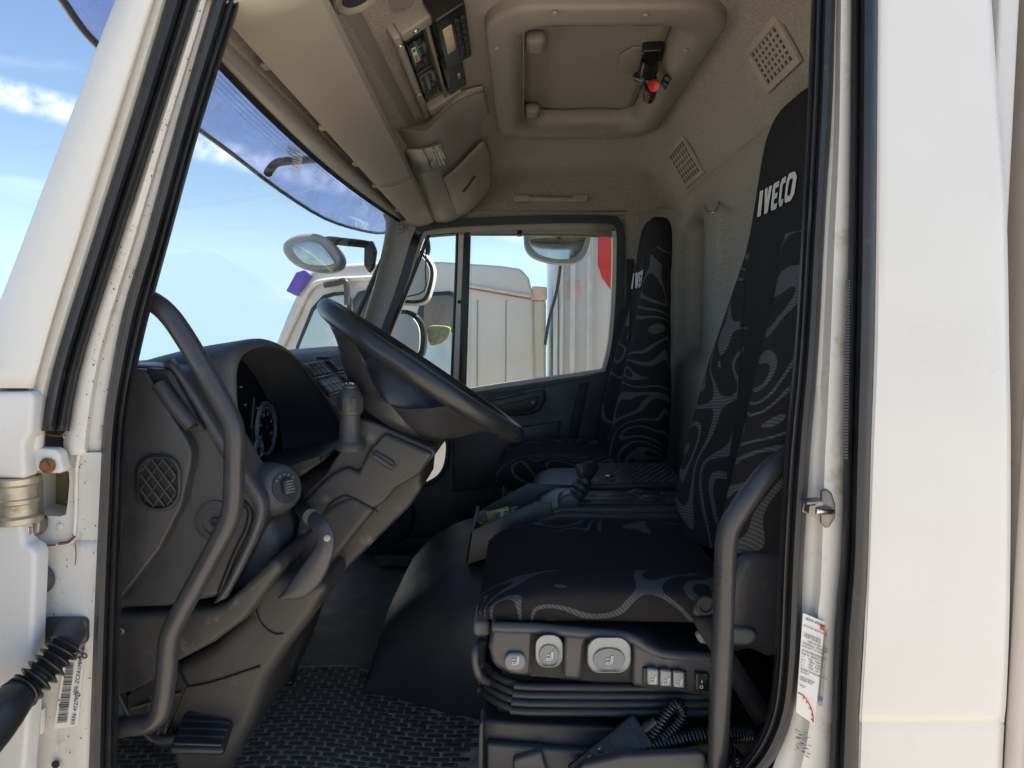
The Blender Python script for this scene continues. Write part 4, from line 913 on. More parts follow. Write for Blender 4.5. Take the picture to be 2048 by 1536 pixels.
def gauge(y, z, r, name='gauge', needle=210, ticks=11):
    c = Vector((-.5985, y, z)); ax = Vector((1, 0, 0))
    g = lathe(name, [(r*.90, .001), (r*.93, .006), (r, .007), (r*1.03, .004), (r*1.05, 0)], c, ax, MGREY if r > .03 else LGREY, cl, 32)
    lathe('dial', [(r*.9, 0), (r*.9, .0015), (.001, .0016)], c, ax, BLACK, g, 28)
    V, F = [], []
    for i in range(ticks*4+1):
        a = R(225-270*i/(ticks*4)); l_ = .14 if i % 4 == 0 else .07; w = r*.014 if i % 4 else r*.022
        dirv = Vector((0, -math.cos(a), math.sin(a))) * -1; dirv = Vector((0, -math.cos(a), math.sin(a))); pr = Vector((0, -dirv.z, dirv.y)); k = len(V)
        p = c+Vector((.0028, 0, 0)); V += [p+dirv*r*.84-pr*w, p+dirv*r*.84+pr*w, p+dirv*r*(.84-l_)+pr*w, p+dirv*r*(.84-l_)-pr*w]; F.append((k, k+1, k+2, k+3))
    raw('scale', V, F, ICON, g, False)
    a = R(needle); dv_ = Vector((0, -math.cos(a), math.sin(a)))
    tube('needle', [c+Vector((.005, 0, 0))-dv_*r*.15, c+Vector((.005, 0, 0))+dv_*r*.7], [r*.03, r*.012], INKR, g, 6, 1)
    lathe('needle_cap', [(r*.13, .003), (r*.13, .008), (r*.02, .0085)], c, ax, DARK, g, 12)
    return g
g_ = gauge(.545, .722, .062, needle=235)
for i, t_ in enumerate(('20', '40', '60', '80', '100', '120')):
    a = R(205-i*46); p = Vector((-.5952, .545-math.cos(a)*.036*-1*-1, .722+math.sin(a)*.036))
    textmesh('dial_number', t_, .012, p+Vector((0, .006, -.004)), (0, -1, 0), (0, 0, 1), ICON, g_, .0001)
gauge(.33, .722, .062, needle=235); gauge(.492, .684, .021, needle=190, ticks=4); gauge(.438, .678, .021, needle=190, ticks=4)
prism('display_streak', [Vector((-.5985, y, z)) for y, z in ((.455, .735), (.462, .735), (.485, .80), (.478, .80))], (.001, 0, 0), MGREY, cl, 0)  # light streak on the centre display, painted as a slanting grey strip
for y, z in ((.43, .79), (.50, .775), (.41, .83)): rbox('warning_light', (-.598, y, z), (.002, .004, .003), ICON, cl, 0)
# switch rows on the slanted centre face
e_ = Vector((.13, 0, -.135)).normalized(); nf = Vector((.135, 0, .13)).normalized()
for r_, (y0, cnt) in enumerate(((.735, 4), (.98, 4), (.735, 4), (.98, 4))):
    s0 = .018 if r_ < 2 else .078
    base = Vector((-.585, 0, .870))
    fr_ = prism('switch_bank', [base+e_*(s0-.006)+Vector((0, y0-.008, 0)), base+e_*(s0-.006)+Vector((0, y0+cnt*.042+.002, 0)), base+e_*(s0+.048)+Vector((0, y0+cnt*.042+.002, 0)), base+e_*(s0+.048)+Vector((0, y0-.008, 0))], nf*.004, RADIO, db, .002)
    for i in range(cnt):
        y = y0+i*.042
        for h_ in (0, 1):
            a = s0+h_*.0215
            sw = prism('rocker_switch', [base+e_*a+Vector((0, y, 0))+nf*.004, base+e_*a+Vector((0, y+.037, 0))+nf*.004, base+e_*(a+.020)+Vector((0, y+.037, 0))+nf*.004, base+e_*(a+.020)+Vector((0, y, 0))+nf*.004], nf*.006, MGREY if (r_ >= 2) else DASH, fr_, .0015)
        if i == 3 and r_ < 2: prism('red_mark', [base+e_*(s0+.004)+Vector((0, y+.006, 0))+nf*.0103, base+e_*(s0+.004)+Vector((0, y+.026, 0))+nf*.0103, base+e_*(s0+.012)+Vector((0, y+.026, 0))+nf*.0103, base+e_*(s0+.012)+Vector((0, y+.006, 0))+nf*.0103], nf*.0006, INKR, fr_, 0)
    if r_ < 2: textmesh('switch_print', '1 2 3 4', .012, base+e_*(s0+.014)+Vector((0, y0+.15, 0))+nf*.0108, (0, -1, 0), -e_, ICON, fr_, .0001)
rbox('dash_badge', P(646, 716, .85), (.03, .03, .008), DARK, db, .002)
# end of the dash beside the door
slab('end_panel', [(225, 728), (340, 734), (368, 752), (430, 870), (470, 940), (515, 1010), (505, 1070), (468, 1140), (436, 1196), (330, 1216), (225, 1218)], .105, .23, DASH, db, .012, 4)
slab('vent_plate', [(225, 738), (282, 738), (292, 744), (376, 884), (383, 905), (381, 930), (362, 1014), (318, 1100), (225, 1216)], .078, .106, DASH, db, .010, 4)
ds = slab('demister_frame', [(290, 736), (338, 740), (346, 748), (400, 848), (408, 860), (376, 864), (300, 752)], .084, .108, DARK, db, .003)
slab('demister_slot', [(304, 752), (330, 752), (394, 852), (382, 858)], .080, .0845, BLACK, ds, 0)
tube('demister_flap', [P(318, 768, .078), P(350, 812, .076), P(384, 852, .078)], .013, DASH, ds, 10, 3)
# round vent with crossed blades
vc = (316, 966)
vn = thing
ring = []
for w, h, r, y in ((92, 116, 40, .078), (90, 114, 40, .072), (80, 104, 36, .069), (74, 98, 33, .074), (72, 96, 32, .10)):
    ring.append([P(vc[0]+a, vc[1]+b, y) for a, b in rrect(w, h, r, 7)])
vr = loft('air_vent', ring, DASH, db, False, 60)
prism('vent_back', [P(vc[0]+a, vc[1]+b, .0775) for a, b in rrect(74, 98, 33, 7)], (0, .001, 0), BLACK, vr, 0)
for k in range(-3, 4):
    for sgn in (1, -1):
        # clip a diagonal line to the oval
        pts = []
        for t in range(-60, 61):
            u, v = vc[0]+t*.72, vc[1]+t*.95*sgn+k*(30 if sgn > 0 else 34)
            if ((u-vc[0])/36)**4+((v-vc[1])/48)**4 < 1: pts.append((u, v))
        if len(pts) > 8:
            y = .0735 if sgn > 0 else .0755
            prism('vent_blade', [P(pts[0][0], pts[0][1]-2.8, y), P(pts[-1][0], pts[-1][1]-2.8, y), P(pts[-1][0], pts[-1][1]+2.8, y), P(pts[0][0], pts[0][1]+2.8, y)], (0, .0018, 0), SEATP if sgn > 0 else DASH, vr, 0)
# leather-grain edge strip
ew = [(335, 722), (372, 772), (420, 850), (455, 908), (492, 962), (520, 1010), (510, 1062), (474, 1140), (442, 1200)]
rows = []
for i, (u, v) in enumerate(ew):
    w = 9+4*min(1, i/4); rows.append([P(u-w, v+w*.5, .112), P(u-w*.6, v+w*.3, .098), P(u, v, .093), P(u+w*.6, v-w*.3, .098), P(u+w, v-w*.5, .125), P(u+w+4, v-w*.5, .20)])
grid('edge_trim', rows, DASHL, db, 3, 3, .003)
tube('edge_gap', [P(u, v, .103) for u, v in ((486, 1004), (500, 1022), (494, 1058), (470, 1108), (440, 1184))], .005, BLACK, db, 8, 3)
# round cover with screw
rc = lathe('screw_cover', [(.036, 0), (.036, .003), (.032, .0045), (.024, .0045), (.022, .001), (.003, .0008)], P(432, 1042, .1045), (0, -1, 0), DASH, db, 28)
screw(P(432, 1044, .1035), (0, -1, 0), .0095, rc, DARK)
# ignition / light switch pod
pod = P(562, 976, .205)
pn = Vector((.80, -.52, .22)).normalized()
pd_ = lathe('light_switch_pod', [(.056, -.07), (.050, -.02), (.042, .006), (.034, .012), (.001, .0125)], pod, pn, DASHL, db, 28)
dk = lathe('dial', [(.029, .012), (.029, .0145), (.001, .0150)], pod, pn, DASH, pd_, 28)
rbB = basis(Vector((0, 0, 1)).cross(pn), pn)
rk = rbox('knob', pod+pn*.021, (.022, .030, .014), DASH, pd_, .006, 3, rbB)
for i in range(5): rbox('knob_rib', pod+pn*.0285+rbB@Vector((0, -.010+i*.005, 0)), (.014, .002, .003), MGREY, rk, .0005, 1, rbB)
for i, a in enumerate((140, 115, 90, 65, 40)):
    q = rbB@Vector((math.cos(R(a))*.0235, math.sin(R(a))*.0235, 0)); rbox('dial_symbol', pod+pn*.0155+q, (.004, .003, .0008), MGREY, pd_, 0, 1, rbB)
slab('cluster_sill', [(500, 946), (560, 936), (640, 912), (642, 924), (600, 954), (560, 966), (505, 968)], .25, .62, DASH, db, .006)
slab('under_slot', [(585, 930), (640, 912), (640, 925), (590, 948)], .232, .24, BLACK, db, 0)
# lower closing panels
slab('lower_side_panel', [(226, 1224), (258, 1232), (300, 1228), (420, 1220), (452, 1206), (548, 1116), (566, 1136), (490, 1240), (425, 1288), (345, 1330), (300, 1368), (258, 1388), (226, 1392)], .100, .30, DASHB, db, .012, 4)
screw(P(241, 1262, .099), (0, -1, 0), .008, db, STEEL)
kp = slab('knee_panel', [(345, 1334), (425, 1292), (498, 1228), (505, 1170), (545, 1144), (660, 1170), (625, 1235), (575, 1300), (535, 1360), (508, 1440), (478, 1505), (446, 1560), (350, 1560), (330, 1450), (300, 1400)], .16, .55, DASHB, db, .035, 5)
tube('knee_seam', [P(u, v, .157) for u, v in ((352, 1378), (420, 1366), (500, 1340), (520, 1333))], .0018, BLACK, db, 6, 3)
tube('cover_seam', [P(u, v, .158) for u, v in ((503, 1176), (508, 1215), (524, 1250), (548, 1268), (566, 1268))], .002, DARK, db, 6, 3)
gr_ = slab('pedal_box_opening', [(256, 1392), (350, 1330), (372, 1374), (330, 1470), (258, 1470)], .15, .165, BLACK, db, 0)
for k in range(4): slab('opening_bar', [(300+k*16, 1392-k*10), (305+k*16, 1390-k*10), (290+k*14, 1470), (285+k*14, 1470)], .147, .149, DASHB, gr_, .0)
slab('opening_bar', [(262, 1416), (360, 1386), (360, 1391), (262, 1422)], .143, .1465, DASHB, gr_, .0)

# ================================================================== STEERING COLUMN AND WHEEL
sc = thing('steering_column', 'dark grey steering column shroud with stalk and tilt lever', 'steering column', P(560, 1300, .40))
slab('upper_shroud', [(600, 1000), (618, 975), (650, 948), (678, 905), (700, 862), (722, 838), (750, 846), (868, 898), (872, 908), (846, 938), (790, 962), (738, 1000), (640, 1076), (606, 1080)], .285, .47, DASHB, sc, .022, 5)
slab('shroud_step', [(600, 1010), (640, 968), (664, 948), (694, 934), (716, 946), (736, 902), (768, 866), (866, 908), (838, 950), (790, 978), (770, 1004), (700, 1050), (622, 1108), (588, 1090)], .268, .292, DASHB, sc, .009, 4)
slab('lower_cover', [(606, 1070), (640, 1030), (668, 1006), (700, 994), (738, 1010), (752, 1018), (640, 1157), (572, 1262), (545, 1268), (512, 1226), (506, 1168), (560, 1110)], .262, .50, DASHB, sc, .018, 4)
slab('column_side', [(690, 1000), (800, 955), (845, 925), (840, 980), (821, 1012), (700, 1132), (576, 1270), (556, 1264), (600, 1150)], .31, .54, DASHB, sc, .02, 4)
rec = slab('shroud_recess', [(744, 906), (752, 902), (786, 922), (792, 934), (784, 940), (768, 934)], .263, .269, DARK, sc, .002)
tube('recess_lip', [P(u, v, .264) for u, v in ((748, 912), (766, 924), (786, 936))], .006, DASH, rec, 8, 2)
tube('shroud_seam', [P(u, v, .2665) for u, v in ((612, 1076), (640, 1040), (658, 1012), (672, 1000), (694, 992), (730, 1010), (756, 1024))], .0022, BLACK, sc, 6, 3)
# stalk with horn symbol
sb_ = P(700, 884, .262); sa = (P(700, 770, .250)-sb_); sl = sa.length; sa.normalize()
st_ = lathe('stalk', [(.030, -.012), (.029, -.004), (.024, .002), (.0205, .006), (.0195, sl*.50), (.0235, sl*.52), (.0255, sl*.66), (.0245, sl*.80), (.018, sl*.93), (.0145, sl*.965), (.0145, sl*.995), (.012, sl*1.02), (.001, sl*1.03)], sb_, sa, DASH, sc, 20)
for k in range(6):
    a = k*math.pi/3; rr = Vector((math.cos(a), math.sin(a), 0)); rr = (rr-sa*rr.dot(sa)).normalized()
    rbox('stalk_flute', sb_+sa*sl*.70+rr*.0235, (.004, .013, .028), DARK, st_, .0018, 2, basis(rr, sa))
hp = P(700, 768, .243)
tube('horn_symbol', [hp+Vector((-.007, 0, .003)), hp+Vector((-.004, 0, -.004)), hp+Vector((.004, 0, -.004)), hp+Vector((.006, 0, .001)), hp+Vector((.0, 0, .002)), hp+Vector((-.001, 0, -.003))], .0008, ICON, st_, 5, 3)
# tilt lever
rows = []
for u, v, w, y in ((618, 1030, 14, .190), (640, 1050, 20, .150), (652, 1076, 20, .140), (644, 1110, 24, .136), (622, 1150, 28, .134), (596, 1178, 24, .134), (566, 1194, 8, .138), (556, 1196, 2, .142)):
    rows.append((u, v, w, y))
rg = []
for i, (u, v, w, y) in enumerate(rows):
    a = rows[max(0, i-1)]; b = rows[min(len(rows)-1, i+1)]; d = Vector((b[0]-a[0], b[1]-a[1])).normalized(); n2_ = Vector((-d.y, d.x))
    rg.append([P(u+n2_.x*w*math.cos(t)*.9, v+n2_.y*w*math.cos(t)*.9, y+.009*math.sin(t)) for t in [k*math.pi/8 for k in range(16)]])
rg2 = [list(x) for x in zip(*[spline([r[j] for r in rg], 3) for j in range(16)])]
tl_ = loft('tilt_lever', rg2, SEATP, sc)
lathe('lever_screw', [(.006, 0), (.006, .002), (.001, .003)], P(654, 1076, .1305), (.3, -1, 0), STEEL, tl_, 10)
tube('lever_pivot', [P(606, 1018, .28), P(622, 1034, .180)], .015, DASH, sc, 12, 1)

swt = thing('steering_wheel', 'large black steering wheel tilted flat towards the driver', 'steering wheel', P(843, 738, .40))
wa, wb = P(660, 617, .40), P(1030, 866, .40)
WC = (wa+wb)/2; WR = (wb-wa).length/2; wd_ = (wb-wa).normalized(); wy = Vector((0, 1, 0)); wn_ = wd_.cross(wy).normalized()
if wn_.z < 0: wn_ = -wn_
phi = R(4.6); wy, wn_ = wy*math.cos(phi)-wn_*math.sin(phi), wn_*math.cos(phi)+wy*math.sin(phi)
def WP(a, r, h): return WC+wd_*math.cos(a)*r+wy*math.sin(a)*r+wn_*h
tube('rim', [WP(2*math.pi*k/48, WR, 0) for k in range(48)], .0190, WHEEL, swt, 16, 2, closed=True)
rgs = []
for r, h in ((.060, -.016), (.085, -.020), (.105, -.034), (.118, -.055), (.118, -.080), (.112, -.105), (.100, -.122), (.070, -.130)):
    rgs.append([WP(2*math.pi*k/32, r, h) for k in range(32)])
loft('hub', rgs, WHEELP, swt)
for a in (R(140), R(220), R(48), R(-48)):
    t_ = Vector((-math.sin(a), math.cos(a), 0)); rows = []
    fore = abs(a-math.pi) < 1
    for r, h, w in ((.070, -.085, .085), (.105, -.080, .080), (.145, -.058, .070), (.185, -.032, .064), (WR-.018, -.012, .068), (WR-.004, -.003, .080)):
        c = WP(a, r, h); tt = wd_*(-math.sin(a))+wy*math.cos(a)
        th_ = .020 if r < .16 else .012
        rows.append([c+tt*w*.0-tt*w, c-tt*w*.5+wn_*th_*.7, c+wn_*th_, c+tt*w*.5+wn_*th_*.7, c+tt*w, c+tt*w*.5-wn_*th_*1.0, c-wn_*th_*1.5, c-tt*w*.5-wn_*th_*1.0])
    rows = [list(x) for x in zip(*[spline([r[j] for r in rows], 3) for j in range(8)])]
    loft('spoke', rows, WHEELP, swt)
lathe('horn_pad', [(.058, 0), (.062, .004), (.058, .010), (.03, .014), (.001, .015)], WC-wn_*.022, wn_, WHEELP, swt, 28)
tube('boss', [WC-wn_*.115, WC-wn_*.17], [.085, .06], DARK, swt, 24, 1)

# ================================================================== GRAB HANDLES
ah = thing('pillar_grab_handle', 'long bent dark grey grab bar beside the dashboard', 'grab handle', P(238, 1455, .06))
tube('bar', [P(u, v, y) for u, v, y in ((282, 596, .070), (306, 604, .050), (332, 624, .040), (360, 660, .036), (398, 722, .034), (436, 790, .034), (460, 836, .034), (468, 862, .034), (469, 900, .034), (466, 1000, .034), (458, 1040, .034), (440, 1078, .034), (395, 1162, .034), (352, 1242, .034), (338, 1280, .034), (334, 1330, .034), (326, 1400, .036), (316, 1432, .038), (292, 1448, .042), (262, 1452, .046), (232, 1458, .052))], .0165, TUBE, ah, 16, 5)
bh = thing('rear_pillar_grab_handle', 'straight dark grey grab bar beside the driver seat', 'grab handle', P(1440, 1560, .10))
tube('bar', [P(u, v, y) for u, v, y in ((1590, 905, .095), (1562, 922, .075), (1535, 946, .062), (1500, 990, .056), (1474, 1028, .054), (1460, 1052, .054), (1453, 1080, .054), (1450, 1130, .054), (1446, 1260, .054), (1440, 1400, .056), (1436, 1536, .058), (1434, 1620, .060))], .0178, TUBE, bh, 16, 5)
lathe('end_cap', [(.019, 0), (.022, .006), (.022, .02), (.012, .024)], P(1590, 905, .098), (1, .3, .4), TUBE, bh, 16)
slab('door_skin', [(660, 845), (760, 828), (950, 800), (1090, 776), (1212, 754), (1246, 748), (1246, 1180), (660, 1180), (660, 1000), (846, 982), (880, 962), (900, 930), (902, 880), (892, 866), (846, 872), (660, 890)], 1.996, 2.03, WHITE, D, .004)

# ================================================================== SEATS
def letters(parent, yl, zb, xf, size):
    """blocky outlined capitals lying on the curved headrest cover; xf(y,z) is the cover's front"""
    def at(a, b, k):
        y, z = yl-a*size*.92, zb+b*size; return Vector((xf(y, z)-k, y, z))
    glyph = {'I': ([(0, 0), (.26, 0), (.26, 1), (0, 1)], .36),
             'V': ([(0, 1), (.22, 0), (.52, 0), (.76, 1), (.49, 1), (.38, .36), (.27, 1)], .84),
             'E': ([(0, .12), (.10, 0), (.62, 0), (.62, .19), (.22, .19), (.22, .41), (.54, .41), (.54, .59), (.22, .59), (.22, .81), (.62, .81), (.62, 1), (.10, 1), (0, .88)], .72),
             'C': ([(0, .2), (.16, 0), (.62, 0), (.62, .20), (.28, .20), (.22, .27), (.22, .73), (.28, .80), (.62, .80), (.62, 1), (.16, 1), (0, .8)], .80),
             'O': ([(0, .2), (.16, 0), (.52, 0), (.68, .2), (.68, .8), (.52, 1), (.16, 1), (0, .8)], .78)}
    inn = [(.21, .27), (.27, .20), (.41, .20), (.47, .27), (.47, .73), (.41, .80), (.27, .80), (.21, .73)]
    cx_ = 0.0
    for ch in 'IVECO':
        g, adv = glyph[ch]
        if ch == 'O':
            n = 8; V = [at(cx_+a, b, .0042) for a, b in g+inn]; F = [(i, (i+1) % n, n+(i+1) % n, n+i) for i in range(n)]
            lt = raw('letter', V, F, LETTER, parent, False, recalc=False)
        else:
            pcs = {'I': [g], 'V': [[(0, 1), (.22, 0), (.37, 0), (.38, .36), (.27, 1)], [(.37, 0), (.52, 0), (.76, 1), (.49, 1), (.38, .36)]],
                   'E': [[(0, .19), (.22, .19), (.22, .81), (0, .81)], [(0, .19), (0, .12), (.10, 0), (.62, 0), (.62, .19)], [(0, .81), (.62, .81), (.62, 1), (.10, 1), (0, .88)], [(.22, .41), (.54, .41), (.54, .59), (.22, .59)]],
                   'C': [[(0, .2), (.22, .2), (.22, .8), (0, .8)], [(0, .2), (.16, 0), (.62, 0), (.62, .2)], [(0, .8), (.62, .8), (.62, 1), (.16, 1)]]}[ch]
            V, F = [], []
            for pc in pcs:
                k0 = len(V); V += [at(cx_+a, b, .0042) for a, b in pc]; F.append(tuple(range(k0, len(V))))
            lt = raw('letter', V, F, LETTER, parent, False, recalc=False)
        lp = [at(cx_+a, b, .0045) for a, b in g]; tube('letter_outline', lp+[lp[0]], .0006, LETTERE, parent, 5, 1, cap=False)
        cx_ += adv+.15
def seatx(y, xf, xc, hw, th, front):
    """front or back surface of the backrest at sideways offset y"""
    r = min(1, abs(y)/hw); edge = (1-(1-r**4)**.5 if r < 1 else 1)*.5
    if not front: return xf+th*(1-edge)
    cen = 1-smooth(.22, .80, r)
    return max(xf+(xc-xf)*cen, xf+th*edge)
def coverx(st, yc, dx):
    def f(y, z):
        v = [interp([(q[0], q[k]) for q in st], z) for k in (1, 2, 3, 4)]
        return seatx(y-yc, v[0], v[1], v[2], v[3], True)+dx
    return f
def seat(root, yc, dx, dz, st, near, plain_z, txt):
    """high-back seat; st: stations (z, bolster front, centre front, half width, thickness)"""
    rings = []; NF = 28
    for i in range((len(st)-1)*4+1):
        k = min(i//4, len(st)-2); f = i/4-k
        a = [st[max(0, k-1)], st[k], st[k+1], st[min(len(st)-1, k+2)]]
        z, xf, xc, hw, th = (cr(a[0][j], a[1][j], a[2][j], a[3][j], f) for j in range(5))
        ys_ = [hw*math.sin(math.pi/2*(2*q/NF-1)) for q in range(NF+1)]
        ring = [Vector((seatx(y, xf, xc, hw, th, True)+dx, yc+y, z+dz)) for y in ys_]
        ring += [Vector((seatx(y, xf, xc, hw, th, False)+dx, yc+y, z+dz)) for y in ys_[-2:0:-1]]
        rings.append(ring)
    pw = lambda z: interp([(.5, .072), (.75, .078), (.95, .09), (1.1, .108)], z)
    def fm(p):
        return 1 if (p.z > plain_z or (abs(p.y-yc) < pw(p.z) and p.x < interp([(q[0]+dz, q[1]+q[4]*.6+dx) for q in st], p.z))) else 0
    bk = loft('backrest', rings, [SWIRL, PLAIN], root, True, 60, fm)
    for sg in (-1, 1):
        pts = []
        for q in st[1:-3]:
            if q[0]+dz > plain_z-.02: continue
            w = pw(q[0]); pts.append(Vector((seatx(w, q[1], q[2], q[3], q[4], True)+dx-.0005, yc+sg*w, q[0]+dz)))
        tube('seam', pts, .0024, PLAIN, bk, 6, 3)
    return bk
ds_ = thing('driver_seat', 'black high-back driver seat with grey swirl fabric and control panel', 'seat', (.20, .42, .02))
DST = [(.46, .370, .450, .20, .20), (.53, .352, .458, .245, .23), (.62, .362, .470, .262, .225), (.75, .394, .482, .262, .20), (.88, .428, .492, .250, .165), (.98, .458, .502, .230, .14), (1.06, .480, .508, .208, .12), (1.12, .495, .512, .186, .11), (1.18, .505, .516, .172, .10), (1.26, .515, .522, .166, .095), (1.34, .526, .530, .160, .085), (1.385, .535, .537, .145, .075), (1.415, .546, .547, .108, .055), (1.428, .560, .560, .05, .03)]
bk = seat(ds_, .405, 0, 0, DST, -1, 1.135, None)
letters(bk, .478, 1.196, coverx(DST, .405, 0), .054)
# cushion: box with crowned top, bolsters and rounded nose
def cushion(root, x0, x1, y0, y1, z0_, z1_, name='cushion'):
    rings = []; NX = 26; SEG = 44; yc = (y0+y1)/2; hw0 = (y1-y0)/2
    for i in range(NX+1):
        f = i/NX; x = x0+(x1-x0)*f
        e = math.sqrt(max(0, 1-(1-min(1, f/.22))**2)); e = .25+.75*e if f > 0 else .25
        top = z1_+.012*math.sin(f*math.pi)-.02*max(0, .25-f)/.25
        mid = z0_+(top-z0_)*.45
        zt = mid+(top-mid)*e; zb = mid-(mid-z0_)*e; hw = hw0*(.86+.14*e)
        ring = []
        for s in range(SEG):
            t = 2*math.pi*s/SEG; c, sn = math.cos(t), math.sin(t)
            yy = hw*math.copysign(abs(c)**.5, c); zc = (zt+zb)/2; hh = (zt-zb)/2
            zz_ = hh*math.copysign(abs(sn)**.55, sn)
            b = .014*smooth(.45, .85, abs(yy)/hw)*(1 if sn > 0 else 0)*e
            ring.append(Vector((x, yc+yy, zc+zz_+b)))
        rings.append(ring)
    def fm(p): return 1 if (abs(p.y-yc) < .125 and p.z > (z0_+z1_)/2) else 0
    cu = loft(name, rings, [SWIRL, PLAIN], root, True, 60, fm)
    for s_ in (-1, 1): tube('seam', [Vector((x0+(x1-x0)*f, yc+s_*(hw0-.012), z1_-.030-.010*max(0, .2-f)/.2)) for f in (.10, .3, .5, .7, .95)], .0025, PLAIN, cu, 6, 3)
    return cu
cushion(ds_, -.082, .40, .165, .665, .405, .468)
# base shell with lever recesses
YB = .158
slab('base_shell', [(984, 1250), (1002, 1246), (1180, 1262), (1290, 1276), (1330, 1300), (1400, 1318), (1470, 1320), (1470, 1400), (1330, 1392), (1200, 1374), (1060, 1356), (990, 1340), (976, 1300)], YB+.012, .66, SEATP, ds_, .012, 4)
# raised ribs between the recesses
def rib(uvs): slab('base_rib', uvs, YB-.012, YB+.02, SEATP, ds_, .009, 4)
rib([(984, 1258), (1066, 1262), (1064, 1300), (1060, 1354), (1020, 1350), (985, 1330), (977, 1296)])
rib([(1128, 1268), (1176, 1272), (1168, 1300), (1162, 1362), (1126, 1358), (1126, 1300)])
rib([(1264, 1284), (1300, 1300), (1330, 1312), (1440, 1318), (1440, 1398), (1290, 1378), (1264, 1374), (1266, 1320)])
tube('base_edge', [P(u, v, YB-.002) for u, v in ((986, 1254), (1060, 1256), (1086, 1258), (1130, 1262), (1176, 1266), (1230, 1270), (1266, 1278), (1296, 1296), (1340, 1310), (1440, 1316))], .010, SEATP, ds_, 10, 4)
for uvs in ([(1068, 1266), (1128, 1270), (1126, 1356), (1062, 1352)], [(1172, 1276), (1266, 1284), (1264, 1372), (1164, 1360)]):
    slab('lever_recess', uvs, YB+.006, YB+.011, BLACK, ds_, 0)
def icon(parent, c, s, y):
    for pts in (((-6, 8), (-5, 4), (2, 5), (3, 8), (-6, 8)), ((3, 6), (6, -8), (8, -8), (6, 7), (3, 8)), ((-5, -2), (1, -2))):
        tube('seat_icon', [P(c[0]+a*s, c[1]+b*s, y) for a, b in pts], .0008, ICON, parent, 5, 1)
b1 = prism('height_button', [P(1030+a, 1320+b, YB-.012) for a, b in rrect(42, 34, 14, 5)], (0, -.010, 0), MGREY, ds_, .004); icon(b1, (1030, 1321), 1.0, YB-.0235)
def paddle(cu, cv, w, h, r, name):
    rg_ = []
    for k, (s, dy) in enumerate(((1.0, .0), (1.0, -.012), (.94, -.018), (.70, -.016), (.52, -.012), (.1, -.010))):
        rg_.append([P(cu+a*s, cv+b*s+(8 if k > 2 else 0), YB-.006+dy) for a, b in rrect(w, h, r, 6)])
    o = loft(name, rg_, LGREY, ds_, True, 50)
    prism('paddle_dish', [P(cu+w*.36*math.cos(t), cv+h*.12+h*.30*math.sin(t), YB-.0245) for t in [q*math.pi/10 for q in range(20)]], (0, .002, 0), MGREY, o, .0008, 1)
    icon(o, (cu, cv+10), 1.0, YB-.0262)
    return o
paddle(1098, 1302, 55, 66, 22, 'tilt_paddle'); paddle(1218, 1310, 88, 72, 26, 'slide_paddle')
sf = slab('switch_frame', [(1286, 1336), (1374, 1344), (1374, 1380), (1286, 1370)], YB-.018, YB-.010, DARK, ds_, .002)
for k in range(3):
    c = (1306+k*26, 1356+k*2.6)
    kk = slab('seat_switch', [(c[0]-11, c[1]-17), (c[0]+11, c[1]-15.5), (c[0]+11, c[1]+15.5), (c[0]-11, c[1]+14)], YB-.028, YB-.018, LGREY, sf, .003)
    icon(kk, (c[0], c[1]+4), .85, YB-.0295)
rs = slab('heater_switch', [(1391, 1346), (1418, 1348), (1418, 1384), (1391, 1381)], YB-.022, YB-.010, RADIO, ds_, .002)
tube('switch_mark', [P(1404, 1360, YB-.023), P(1404, 1366, YB-.023)], .0008, ICON, rs, 5, 1)
tube('switch_mark', [P(1403+3*math.cos(t), 1374+3*math.sin(t), YB-.023) for t in [k*.8 for k in range(8)]], .0006, ICON, rs, 5, 2, closed=True)
# bellows rings, front bar, plinth
for k in range(4):
    z = .312-k*.0135; o_ = .004*k
    q = [(a+.165, b+.41) for a, b in rrect(.475+o_, .50+o_*2, .09, 5)]
    tube('bellows_fold', [Vector((a, b, z-.018*math.sin(max(0, min(1, (a+.07)/.47))*math.pi))) for a, b in q], .0075, DARK, ds_, 8, 2, closed=True)
xslab('suspension_block', [(-.05, .235), (.39, .225), (.39, .325), (-.04, .33)], .185, .63, BLACK, ds_, .01)
tube('front_bar', [P(968, 1284, .22), P(956, 1282, .20), P(950, 1300, .17), P(951, 1330, .165), P(962, 1356, .17), P(984, 1366, .20)], .0075, SEATP, ds_, 10, 5)
rbox('front_knob', P(966, 1238, .30), (.032, .10, .030), MGREY, ds_, .008)
rbox('front_knob', P(972, 1210, .33), (.022, .12, .036), MGREY, ds_, .008)
pl_ = xslab('plinth', [(-.078, -.005), (-.074, .238), (.56, .205), (.60, -.005)], .160, .70, DARK, ds_, .008)
xslab('plinth_cover', [(-.066, -.004), (-.064, .205), (.42, .168), (.44, -.004)], .140, .159, DASH, pl_, .006)
